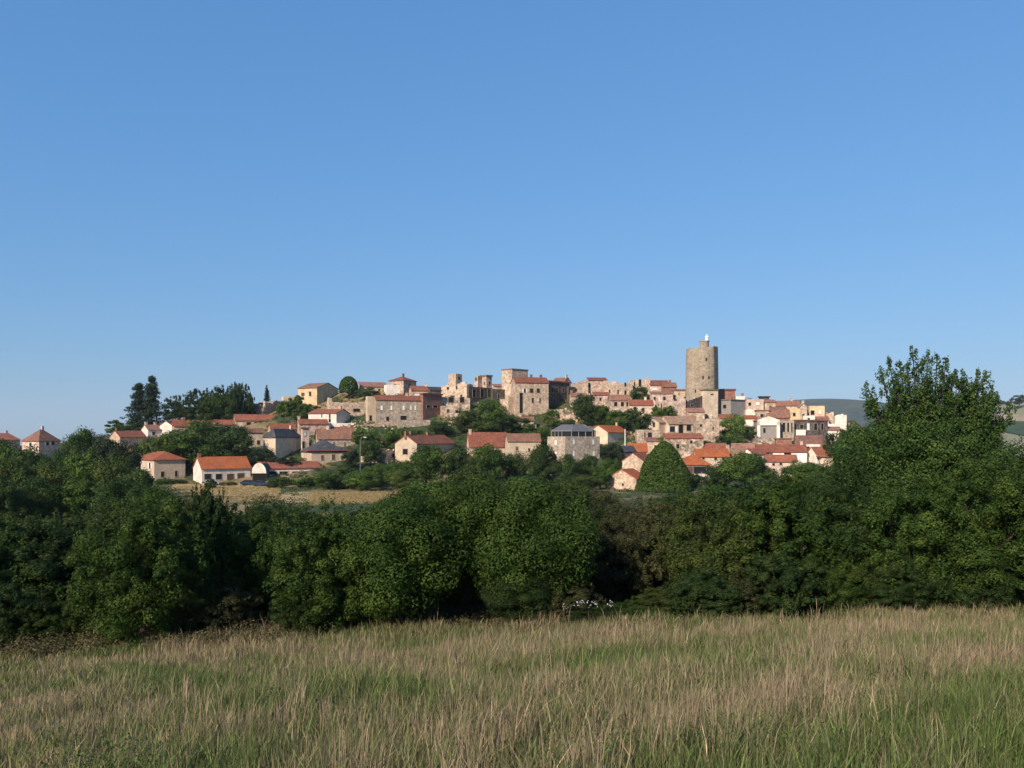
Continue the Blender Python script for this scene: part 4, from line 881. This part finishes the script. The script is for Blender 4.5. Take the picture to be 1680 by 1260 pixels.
low = [(20, 960, 'at the left margin'), (75, 985, 'in the left hollow'), (185, 945, 'left of the big rounded bush'), (300, 925, 'under the spiky tipped bush'), (350, 950, 'left of the deep dark hollow'), (505, 955, 'right of the deep dark hollow'),
       (575, 910, 'below the street lamp'), (630, 930, 'below the cream arch house'), (850, 930, 'right of the bare trunks'), (915, 945, 'left of the white blossom'), (965, 992, 'in front of the white blossom'), (1035, 990, 'beside the two short stakes'),
       (1100, 965, 'below the cone tree'), (1160, 935, 'below the utility pole'), (1225, 925, 'below the broad green tree'), (1290, 905, 'below the pink facade'), (1350, 910, 'below the mossy barn'), (1415, 895, 'left of the big tree'),
       (1480, 905, 'under the left limbs of the big tree'), (1545, 885, 'right under the big tree'), (1610, 895, 'under the right limbs of the big tree'), (1670, 905, 'at the right margin')]
for i, (px, yt, wh) in enumerate(low):
    c = ('dark', 'green', 'olive', 'dark', 'brown')[i % 5]
    HB.append((px, 120 + (i * 17) % 40, yt, c, 30.6 + (i * 7 % 5) * .35, 'low %s bush at hedge foot %s' % ({'dark': 'dark green'}.get(c, c), wh)))
for px, w, yt, c, Y, lab in HB: t('hedge_bush', lab, px, w, yt, 0, 'neart' if 'trunks' in lab else 'near', c, Y=Y, cat='bush', group='hedge along the road')

# ------------------------------------------------------------------ big tree on the right
def big_tree():
    Y = 37.0; k = Y / F; X0 = (1530 - CX) * k; z0 = Tz(X0, Y); g = np.random.default_rng(21)
    r = empty('big_tree', (X0, Y, z0)); tag(r, 'tall open crowned tree with upright leafy shoots on the right', 'tree')
    def P(px, py, dy=0): return np.array([(px - CX) * (Y + dy) / F - X0, dy, (HY - py) * (Y + dy) / F - z0])
    m = MB(); base = [np.zeros(3) + (0, 0, -.3), np.array([.1, 0, 2.5]), P(1520, 790)]
    m.tube(base, [.32, .26, .2], 10); m.build('trunk', M['bark'], r)
    C = []; Rd = []
    tips = [(1457, 582, 0), (1443, 600, .8), (1476, 590, -.6), (1497, 566, 0), (1488, 590, 1), (1521, 572, -.4), (1512, 590, .7), (1538, 580, .2), (1552, 586, -.5), (1567, 604, .4), (1582, 622, -.4), (1606, 602, .2), (1618, 606, -.3), (1596, 625, .7), (1421, 628, .2),
            (1425, 650, -.5), (1658, 664, 0), (1640, 690, .5), (1422, 660, .9), (1468, 610, -1), (1550, 610, 1.1), (1626, 640, -.6), (1655, 682, .6)]
    tips += [(g.uniform(1432, 1640), 0, g.uniform(-1.2, 1.2)) for _ in range(11)]; tips = [(p, y or 612 + abs(p - 1525) * .28 + g.uniform(-18, 22), d) for p, y, d in tips]
    lim = MB()
    for px, py, dy in tips:
        A = P(1520 + (px - 1520) * .32, 775 - abs(px - 1520) * .1, dy * .3); B = P(px, py, dy); mid = (A + B) / 2 + np.array([(px - 1520) * .0022, 0, -.15])
        pts = [(1 - q) ** 2 * A + 2 * q * (1 - q) * mid + q * q * B for q in np.linspace(0, 1, 9)]
        lim.tube(pts, [.09 * (1 - .92 * q) + .004 for q in np.linspace(0, 1, 9)], 5)
        n = 46
        for i in range(n):
            q = .1 + .88 * (i + g.uniform(0, 1)) / n; c = (1 - q) ** 2 * A + 2 * q * (1 - q) * mid + q * q * B
            s = .8 * (1 - q) ** .7 + .04
            C.append(c + g.normal(0, 1, 3) * s * np.array([.62, .6, .5])); rr = .06 + .32 * (1 - q) * g.uniform(.5, 1.25); Rd.append([rr, rr, rr * (1.15 + 2.2 * max(0, q - .6))])
        for i in range(5):      # twigs
            q = g.uniform(.4, .9); c = (1 - q) ** 2 * A + 2 * q * (1 - q) * mid + q * q * B; d = np.array([g.normal(0, .3), g.normal(0, .3), g.uniform(.2, .6)])
            lim.tube([c, c + d * .5, c + d], [.018, .012, .004], 4)
            C.append(c + d * .55); Rd.append([.05, .05, .2])
    lim.build('limbs', M['bark'], r)
    for i in range(210):        # full lower crown
        d = unit(g.normal(size=3)); q = g.uniform(.45, .95)
        c = P(1522 + d[0] * 150 * q, 756 - d[2] * 92 * q, d[1] * 2.8 * q); C.append(c); rr = g.uniform(.25, .55); Rd.append([rr, rr, rr * .9])
    for i in range(190):        # dense base merging with the hedge
        c = P(g.uniform(1375, 1675), g.uniform(735, 930), g.uniform(-2.2, 1)); C.append(c); rr = g.uniform(.3, .55); Rd.append([rr, rr, rr])
    C = np.array(C); Rd = np.array(Rd)
    n = np.clip((Rd[:, 0] / .3) ** 2 * 130, 12, 420).astype(int)
    Vs, Fs, Ts, o = [], [], [], 0
    for nn in sorted(set((n // 12) * 12 + 12)):
        sel = ((n // 12) * 12 + 12) == nn
        V, Fq, tt = blob_leaves(C[sel], Rd[sel], int(nn), .105, g, spread=.22); Vs.append(V); Fs.append(Fq + o); Ts.append(tt); o += len(V)
    me = np_mesh('crown', np.concatenate(Vs), [np.concatenate(Fs)], M['leaf'], ('tint', np.concatenate(Ts)))
    obj_of(me, 'crown', r, (.050, .090, .020))
big_tree()

# ------------------------------------------------------------------ ground, road, far land
def terrain():
    ys = np.r_[np.linspace(-70, 0, 12)[:-1], np.linspace(0, 40, 81)[:-1], np.linspace(40, 215, 90)[:-1], np.linspace(215, 330, 70)[:-1], np.geomspace(330, 6000, 40)]
    us = np.linspace(-1.25, 1.25, 221); V = np.zeros((len(ys), len(us), 3))
    for i, y in enumerate(ys):
        X = us * (max(y, 0) + 40); V[i, :, 0] = X; V[i, :, 1] = y; V[i, :, 2] = T(X, np.full_like(X, y))
    n, m = len(ys), len(us); idx = np.arange(n * m).reshape(n, m)
    Fq = np.stack([idx[:-1, :-1], idx[:-1, 1:], idx[1:, 1:], idx[1:, :-1]], -1).reshape(-1, 4)
    me = np_mesh('ground', V.reshape(-1, 3), [Fq], M['ground']); me.polygons.foreach_set('use_smooth', [True] * len(me.polygons))
    tag(obj_of(me, 'ground'), 'rolling ground under the meadow, valley and village hill', 'ground', kind='structure')
terrain()
def road():
    X = np.linspace(-60, 60, 121); rows = []
    for y in (34.2, 35.6, 37.0): rows.append(np.c_[X, np.full_like(X, y), T(X, np.full_like(X, y)) + .04])
    V = np.array(rows); n, m = V.shape[:2]; idx = np.arange(n * m).reshape(n, m)
    Fq = np.stack([idx[:-1, :-1], idx[:-1, 1:], idx[1:, 1:], idx[1:, :-1]], -1).reshape(-1, 4)
    tag(obj_of(np_mesh('road', V.reshape(-1, 3), [Fq], M['asphalt']), 'road'), 'narrow dark road running behind the foot of the hedge', 'road', kind='structure')
road()
def dry_field(label, x0, x1, Ya, Yb, seed):
    g = np.random.default_rng(seed); ys = np.linspace(Ya, Yb, 14); V = []
    for j, y in enumerate(ys):
        e = 10 * math.sin(math.pi * (j + .5) / 14) + g.normal(0, 3)
        X = (np.linspace(x0 - e, x1 + e, 40) - CX) * y / F; V.append(np.c_[X, np.full(40, y), T(X, np.full(40, y)) + .05])
    V = np.array(V); idx = np.arange(V.shape[0] * 40).reshape(-1, 40); Fq = np.stack([idx[:-1, :-1], idx[:-1, 1:], idx[1:, 1:], idx[1:, :-1]], -1).reshape(-1, 4)
    tag(obj_of(np_mesh('dry_field', V.reshape(-1, 3), [Fq], M['dry']), 'dry_field'), label, 'field', kind='structure')
m_, nt_, b_ = new_mat('dry_straw'); g_ = nd(nt_, 'ShaderNodeNewGeometry')
nt_.links.new(scale_rgb(nt_, mixc(nt_, maprange(nt_, noise(nt_, g_.outputs['Position'], .25, 4), .4, .6, 0, 1), (.42, .30, .135), (.31, .225, .105)), maprange(nt_, noise(nt_, g_.outputs['Position'], 2.5, 4, .8), .3, .7, .6, 1.35)), b_.inputs['Base Color']); M['dry'] = m_
dry_field('straw coloured field below the orange roofed farmhouse', 284, 450, 186, 220, 1); dry_field('straw coloured terrace under the green bushes right of the blue cars', 470, 655, 166, 198, 2); dry_field('small dry strip in the left wood', 18, 122, 142, 172, 3)
def tufts():
    g = np.random.default_rng(41); P = []
    for x0, x1, Ya, Yb, n in [(278, 460, 170, 224, 2600), (505, 660, 160, 198, 2400), (10, 128, 139, 174, 1500)]:
        Y = g.uniform(Ya, Yb, n); X = (g.uniform(x0, x1, n) - CX) * Y / F; P.append(np.c_[X, Y, T(X, Y)])
    P = np.concatenate(P); rr = g.uniform(.15, .4, len(P)); V, Fq, tt = blob_leaves(P + np.c_[0 * rr, 0 * rr, rr * .5], np.c_[rr, rr, rr], 12, .3, g, asp=.25)
    tag(obj_of(np_mesh('dry_tufts', V, [Fq], M['leaf'], ('tint', tt)), 'dry_tufts', None, (.34, .255, .11)), 'straw coloured tufts on the dry fields below the village', 'grass', kind='stuff')
tufts()
def hill_z(X, Yt, pts, Y, depth, z0):
    ys = np.interp(CX + F * X / Y, [p[0] for p in pts], [p[1] for p in pts]); t = np.clip((Yt - Y) / depth + .5, 0, 1)
    return z0 + ((HY - ys) * Y / F - z0) * np.sin(np.pi * t) ** .8
def ridge(name, label, pts, Y, depth, mat, z0=-60):
    """a far ridge as a solid hill, sloping down before and behind its crest"""
    X = (np.linspace(pts[0][0], pts[-1][0], 160) - CX) * Y / F; rows = []
    for t in np.linspace(0, 1, 70):
        Yt = np.full_like(X, Y + depth * (t - .5)); z = hill_z(X, Yt, pts, Y, depth, z0); z = np.convolve(np.pad(z, 4, 'edge'), np.ones(9) / 9, 'valid'); rows.append(np.c_[X, Yt, z])
    V = np.array(rows); n, m = V.shape[:2]; idx = np.arange(n * m).reshape(n, m)
    Fq = np.stack([idx[:-1, :-1], idx[:-1, 1:], idx[1:, 1:], idx[1:, :-1]], -1).reshape(-1, 4)
    me = np_mesh(name, V.reshape(-1, 3), [Fq], mat); me.polygons.foreach_set('use_smooth', [True] * len(me.polygons))
    tag(obj_of(me, name), label, 'hill', kind='structure')
def land_mat(name, cols, scale):
    m, nt, b = new_mat(name); g = nd(nt, 'ShaderNodeNewGeometry'); n = noise(nt, g.outputs['Position'], scale, 5, .65); n2 = noise(nt, g.outputs['Position'], scale * 6, 4, .7)
    c = mixc(nt, maprange(nt, n, .42, .58, 0, 1), cols[0], cols[1]); nt.links.new(scale_rgb(nt, c, maprange(nt, n2, .3, .7, .75, 1.25)), b.inputs['Base Color']); return m
ridge('far_hill', 'long bluish wooded hill far behind the right skyline', [(900, 720), (1180, 668), (1260, 660), (1310, 656), (1345, 656), (1385, 662), (1420, 672), (1500, 690), (1600, 712), (1700, 730)], 3200, 2600, land_mat('wooded_hill', ((.045, .062, .048), (.07, .08, .055)), .006))
FH = [(1380, 716), (1480, 700), (1560, 684), (1600, 669), (1650, 658), (1720, 655), (1850, 650), (2100, 660), (2400, 690)]
ridge('farm_hill', 'pale farmed hill at the right margin', FH, 1100, 900, land_mat('pale_fields', ((.20, .19, .11), (.15, .155, .085)), .0016), z0=-40)
def field(name, label, x0, x1, y0, y1, mat):
    """field lying on the front slope of the farm hill, between two heights in view"""
    V = []; Yt = np.linspace(660, 1090, 400); n = 9
    for px in np.linspace(x0, x1, 40):
        X = (px - CX) * 1000 / F; z = hill_z(np.full_like(Yt, X), Yt, FH, 1100, 900, -40); py = HY - F * z / Yt; o = np.argsort(py)
        q = np.interp(np.linspace(y1, y0, n), py[o], Yt[o]); V.append(np.c_[np.full(n, X), q, hill_z(np.full(n, X), q, FH, 1100, 900, -40) + 1.2])
    V = np.array(V); idx = np.arange(40 * n).reshape(40, n); Fq = np.stack([idx[:-1, :-1], idx[:-1, 1:], idx[1:, 1:], idx[1:, :-1]], -1).reshape(-1, 4)
    tag(obj_of(np_mesh(name, V.reshape(-1, 3), [Fq], mat), name), label, 'field', kind='structure')
field('stubble_field', 'pinkish stubble band on the farm hill', 1590, 2050, 682, 693, land_mat('stubble', ((.34, .26, .18), (.28, .22, .14)), .01))
field('crop_field', 'dark green crop field below the stubble band', 1560, 2050, 694, 745, land_mat('crop', ((.045, .075, .03), (.035, .06, .026)), .02))
for px, w, yt, lab in [(1640, 18, 655, 'small dark tree on the farm hill crest'), (1672, 26, 646, 'larger dark tree on the farm hill crest at the right margin'), (1655, 12, 657, 'tiny tree between the two farm hill trees')]:
    X = (px - CX) * 1000 / F; t('broadleaf_tree', lab, px, w, yt, 0, 'shrub', 'blue', Y=1000, z=(HY - 664) * 1000 / F)

# ------------------------------------------------------------------ undergrowth on the slopes (nobody could count it)
def undergrowth():
    g = np.random.default_rng(11); n = 11000; Y = np.r_[g.uniform(52, 150, 1200), g.uniform(150, 226, 1800), g.uniform(222, 320, 8000)]; u = g.uniform(-.72, .72, n); X = u * Y
    dens = vnoise(X, Y, .07) + .5 * vnoise(X, Y, .21)
    px = CX + F * u
    keep = (dens > np.where(Y < 215, .15, -.55))
    keep = keep | ((Y > 150) & (Y < 222) & (px > 420) & (px < 1000) & (g.random(n) < .8))
    keep &= ~((Y > 168) & (Y < 228) & (px > 276) & (px < 462)) & ~((Y > 160) & (Y < 199) & (px > 500) & (px < 664)) & ~((Y > 138) & (Y < 176) & (px > 0) & (px < 130))
    X, Y = X[keep], Y[keep]; rr = g.uniform(.35, 1.15, len(X)); C = np.c_[X, Y, T(X, Y) + rr * .3]
    V, Fq, tt = blob_leaves(C, np.c_[rr, rr, rr * .7], 40, .34, g)
    o = obj_of(np_mesh('undergrowth', V, [Fq], M['leaf'], ('tint', tt)), 'undergrowth', None, (.062, .085, .026)); tag(o, 'scrubby undergrowth covering the slopes between the houses', 'undergrowth', kind='stuff')
    # brambles and dry brush under the hedge
    n = 3000; X = g.uniform(-34, 34, n); Y = 28.4 + g.gamma(2, 1.1, n); rr = g.uniform(.12, .3, n) * np.where(X < -8, 1.35, 1)
    k = (X < -8) & (g.random(n) < .8) | (g.random(n) < .35)
    X, Y, rr = X[k], Y[k], rr[k]; C = np.c_[X, Y, T(X, Y) + rr * .6]
    V, Fq, tt = blob_leaves(C, np.c_[rr, rr, rr * 1.1], 80, .085, g)
    o = obj_of(np_mesh('brambles', V, [Fq], M['leaf'], ('tint', tt)), 'brambles', None, (.105, .092, .042)); tag(o, 'brown and green brambles along the foot of the hedge', 'brambles', kind='stuff')
undergrowth()

# ------------------------------------------------------------------ meadow grass
def blades(n, ylo, yhi, hfun, wfun, cfun, lean, g, umax=.86, prof=(1, .75, .55)):
    m = n // 22; Yc = ylo + (yhi - ylo) * g.random(m) ** .92; Xc = g.uniform(-1, 1, m) * (Yc * .8 + 4.5); hc = g.uniform(.65, 1.25, m); tc = g.normal(0, .2, m)
    j = g.integers(0, m, n); rc = .045 + .006 * Yc[j]
    Y = Yc[j] + g.normal(0, 1, n) * rc; X = Xc[j] + g.normal(0, 1, n) * rc; hc, tc = hc[j], tc[j]
    z = T(X, Y); H = hfun(X, Y, g) * hc; w = wfun(Y, g); a = g.uniform(0, 2 * np.pi, n)
    side = np.c_[np.cos(a), np.sin(a), np.zeros(n)]; ln = g.normal(0, lean, (n, 2)) + np.array([.05, .02])
    B = np.c_[X, Y, z - .03]; M1 = B + np.c_[ln * prof[2] ** 2 * H[:, None], H * prof[2]]; Tp = B + np.c_[ln * H[:, None], H * (1 - .25 * (ln ** 2).sum(1))]
    V = np.stack([B - side * w[:, None] * prof[0], B + side * w[:, None] * prof[0], M1 - side * w[:, None] * prof[1], M1 + side * w[:, None] * prof[1], Tp], 1).reshape(-1, 3)
    i = np.arange(n)[:, None] * 5
    return V, [i + np.array([[0, 1, 3, 2]]), i + np.array([[2, 3, 4]])], np.repeat(cfun(X, Y, g, tc), 5, 0)
def patch(X, Y): return vnoise(X + 3, Y * 1.3, .42) * .6 + vnoise(X - 7, Y, 1.15) * .4
def meadow():
    g = np.random.default_rng(31)
    def hf(X, Y, g): return np.clip((.50 + .13 * vnoise(X, Y, .9)) * g.uniform(.55, 1.2, len(X)), .15, 1) * np.interp(X / np.maximum(Y, 1), [-.62, -.42, -.2], [.55, .8, 1])
    def cf(X, Y, g, tc):
        p = patch(X, Y); t_ = np.clip(.34 + .75 * p - .22 * np.clip((11 - Y) / 4, 0, 1) + tc + g.normal(0, .24, len(X)) + .12 * np.clip((Y - 18) / 10, 0, 1), 0, 1)[:, None]
        grn = np.array([.108, .146, .038]) * np.exp(g.normal(-.1, .42, (len(X), 1))); tan = np.array([.34, .255, .15]) * np.exp(g.normal(-.08, .36, (len(X), 1)))
        return grn * (1 - t_) + tan * t_
    V, Fs, C = blades(430000, 2.6, 30.2, hf, lambda Y, g: (.0028 + .00022 * Y) * np.exp(g.normal(0, .5, len(Y))), cf, .24, g)
    o = obj_of(np_mesh('meadow_grass', V, Fs, M['grass'], ('col', C)), 'meadow_grass'); tag(o, 'knee high green and straw grass filling the foreground meadow', 'grass', kind='stuff')
    def hf2(X, Y, g): return np.clip(.72 + .12 * vnoise(X, Y, .6), .4, 1) * g.uniform(.6, 1.2, len(X)) * np.interp(X / np.maximum(Y, 1), [-.62, -.42, -.2], [.6, .8, 1])
    def cf2(X, Y, g, tc):
        t_ = g.random((len(X), 1)); return (np.array([.36, .25, .17]) * t_ + np.array([.30, .235, .125]) * (1 - t_)) * g.uniform(.6, 1.3, (len(X), 1))
    V, Fs, C = blades(30000, 3.2, 30.2, hf2, lambda Y, g: (.0012 + .00009 * Y) * g.uniform(.7, 1.3, len(Y)), cf2, .16, g, prof=(.45, 1.9, .76))
    keep = np.repeat(patch(V[::5, 0], V[::5, 1]) + g.normal(0, .35, len(V) // 5) > -.1, 5); V = V[keep]; C = C[keep]; n = len(V) // 5; i = np.arange(n)[:, None] * 5
    o = obj_of(np_mesh('dry_grass', V, [i + np.array([[0, 1, 3, 2]]), i + np.array([[2, 3, 4]])], M['grass'], ('col', C)), 'dry_grass'); tag(o, 'taller straw coloured stems standing through the meadow grass', 'grass', kind='stuff')
meadow()
def weeds():
    g = np.random.default_rng(53); n = 5200; Y = 5 + 12 * g.random(n) ** 1.5; X = g.uniform(-.75, .75, n) * (Y + 1)
    k = (vnoise(X + 11, Y, .9) + .5 * vnoise(X, Y, 2.1) > .35 + .06 * np.clip(Y - 8, 0, 9)); X, Y = X[k], Y[k]; rr = g.uniform(.05, .13, len(X)); C = np.c_[X, Y, T(X, Y) + g.uniform(.08, .42, len(X))]
    V, Fq, tt = blob_leaves(C, np.c_[rr, rr, rr * 1.3], 14, .045, g, spread=.3, asp=.5)
    tag(obj_of(np_mesh('meadow_weeds', V, [Fq], M['leaf'], ('tint', tt)), 'meadow_weeds', None, (.075, .12, .03)), 'leafy dark green weeds among the nearest meadow grass', 'weeds', kind='stuff')
weeds()
def stalk(label, px, py, Y, ht, lean, seed):
    g = np.random.default_rng(seed); X = (px - CX) * Y / F; r = empty('dry_stalk', (X, Y, Tz(X, Y))); tag(r, label, 'dry stalk', 'dry stalks in the meadow')
    m = MB(); p = [np.array([lean * q + .03 * math.sin(q * 5 + seed), 0, ht * q]) for q in np.linspace(0, 1, 7)]; m.tube(p, [.009, .008, .007, .006, .005, .004, .002], 5); m.build('stem', M['drystem'], r)
    for k in range(3):
        q = p[2 + k]; s = 1 if k % 2 else -1; m = MB(); m.tube([q, q + (s * .06, g.normal(0, .03), .09), q + (s * .09, 0, .22)], [.005, .004, .0015], 4); m.build('twig', M['drystem'], r)
for i, (px, Y, ht, ln, lab) in enumerate([(58, 7.6, .62, -.05, 'forked pale stalk near the lower left corner'), (88, 7.6, .6, -.1, 'bent pale stalk right of the lower left forked one'), (135, 7.7, .65, -.04, 'straight pale stalk in the lower left'), (170, 7.6, .62, .12, 'leaning stalk in the lower left foreground'),
        (238, 7.8, .5, .03, 'short stalk left of the lower left gap'), (282, 7.8, .6, .06, 'branched stalk in the lower left meadow'), (741, 7.7, .75, -.12, 'tall curved stalk at the bottom centre left'), (765, 7.6, .62, .08, 'curved stalk right of the tall bottom one'),
        (700, 7.8, .6, -.2, 'strongly leaning stalk at the bottom centre'), (852, 9.5, .8, -.03, 'upright stalk in the centre meadow'), (950, 8, .55, -.14, 'leaning stalk right of the bottom centre'), (1012, 7.7, .6, .14, 'right leaning stalk at the bottom right of centre'),
        (1093, 13, 1.1, .02, 'tall straight stalk below the brown thicket'), (1440, 9.5, .8, -.04, 'tall pale stalk in the right meadow')]): stalk(lab, px, 0, Y, ht, ln, i)
def flowers():
    g = np.random.default_rng(8); C = []
    for px, py, s, n in [(950, 989, 10, 26), (930, 995, 8, 9), (1000, 990, 6, 7), (975, 992, 5, 5)]:
        for i in range(n): Y = 30.2; C.append(((px + g.normal(0, s) - CX) * Y / F, Y + g.normal(0, .15), (HY - py + g.normal(0, 2.5)) * Y / F))
    C = np.array(C); V, Fq, tt = blob_leaves(C, np.full((len(C), 3), .03), 4, .04, g)
    tag(obj_of(np_mesh('blossom', V, [Fq], M['whitep'], ('tint', tt)), 'blossom'), 'small white blossom in the shade under the hedge', 'blossom', kind='stuff')
flowers()

# ------------------------------------------------------------------ rubble on the slopes (nobody could count it)
def rubble():
    g = np.random.default_rng(17); m = MB()
    for x0, x1, y0, y1, n in [(1124, 1180, 655, 690, 130), (958, 1004, 640, 668, 90), (902, 950, 672, 694, 70), (1092, 1156, 714, 752, 90), (1194, 1232, 728, 748, 50), (1368, 1418, 694, 778, 130), (1300, 1390, 735, 775, 70),
                              (564, 652, 690, 706, 50), (724, 800, 660, 700, 60), (985, 1100, 650, 690, 110), (1224, 1360, 664, 735, 120), (616, 655, 738, 764, 60), (480, 520, 690, 730, 30), (1020, 1050, 705, 745, 40)]:
        for i in range(n):
            px, py = g.uniform(x0, x1), g.uniform(y0, y1); Y = hillY(px, py); X = (px - CX) * Y / F; s = g.uniform(.25, .85); z = Tz(X, Y) + s * .35
            A = unit(g.normal(size=(3, 3))); q = [np.array((a, b, c)) * s * g.uniform(.6, 1.1, 3) for a, b, c in [(-1, -1, -1), (1, -1, -1), (1, 1, -1), (-1, 1, -1), (-1, -1, 1), (1, -1, 1), (1, 1, 1), (-1, 1, 1)]]
            t_ = g.uniform(0, 3); c, s_ = math.cos(t_), math.sin(t_)
            m.poly([(X + (v[0] * c - v[1] * s_) * .6, Y + (v[0] * s_ + v[1] * c) * .6, z + v[2] * .55) for v in q], [(3, 2, 1, 0), (4, 5, 6, 7), (0, 1, 5, 4), (1, 2, 6, 5), (2, 3, 7, 6), (3, 0, 4, 7)])
    o = m.build('rubble', W['rubble']); tag(o, 'tumbled pale stones strewn over the slopes between the ruins', 'rubble', kind='stuff')
rubble()
# ------------------------------------------------------------------ air
def haze():
    m = bpy.data.materials.new('haze'); m.use_nodes = True; nt = m.node_tree; nt.nodes.remove(nt.nodes['Principled BSDF'])
    pv = nt.nodes.new('ShaderNodeVolumePrincipled'); pv.inputs['Color'].default_value = (.72, .85, 1, 1); pv.inputs['Density'].default_value = .00005; nt.links.new(pv.outputs[0], nt.nodes['Material Output'].inputs['Volume'])
    mb = MB(); mb.box(-9000, 9000, -120, 7000, -120, 260); tag(mb.build('haze', m), 'thin blue air over the whole valley', 'haze', kind='stuff')
haze()
# ------------------------------------------------------------------ camera, light, render
cam = bpy.data.cameras.new('camera'); co = bpy.data.objects.new('camera', cam); COL.objects.link(co)
co.location = (0, 0, 0); co.rotation_euler = (R(90), 0, 0); cam.sensor_width = 36; cam.lens = 36 * F / 1680; cam.shift_y = (HY - 630) / 1680
cam.clip_start = .1; cam.clip_end = 20000; S.camera = co
EL, AZ = 30.0, 34.0         # sun height, and degrees to the left of straight behind the camera
wd = bpy.data.worlds.new('World'); S.world = wd; wd.use_nodes = True; nt = wd.node_tree
sky = nt.nodes.new('ShaderNodeTexSky'); sky.sky_type = 'NISHITA'; sky.sun_disc = False
sky.sun_elevation = R(EL); sky.sun_rotation = R(180 + AZ); sky.altitude = 0; sky.air_density = 1.6; sky.dust_density = 0; sky.ozone_density = 6
EXPO = .35       # the sky's range is softened channel by channel, as the camera's tone curve did
sp_ = nt.nodes.new('ShaderNodeSeparateColor'); nt.links.new(sky.outputs[0], sp_.inputs[0]); cc_ = nt.nodes.new('ShaderNodeCombineColor')
for i, (gain, gam) in enumerate(((.460, .68), (.630, .525), (.932, .43))):
    nt.links.new(mathn(nt, 'MULTIPLY', mathn(nt, 'POWER', sp_.outputs[i], gam), gain * .1 ** gam / (.1 * 2 ** EXPO)), cc_.inputs[i])
bg = nt.nodes['Background']; nt.links.new(cc_.outputs[0], bg.inputs[0]); bg.inputs[1].default_value = .1
sun = bpy.data.lights.new('sun', 'SUN'); so = bpy.data.objects.new('sun', sun); COL.objects.link(so)
sun.energy = 5.0; sun.angle = R(.53); sun.color = (1, .88, .74)
so.rotation_euler = (R(90 - EL), 0, R(-AZ))
S.view_settings.view_transform = 'Standard'; S.view_settings.look = 'None'; S.view_settings.exposure = EXPO; S.view_settings.gamma = 1
S.cycles.max_bounces = 6; S.cycles.diffuse_bounces = 3; S.cycles.transmission_bounces = 3; S.cycles.volume_bounces = 1; S.cycles.use_denoising = True
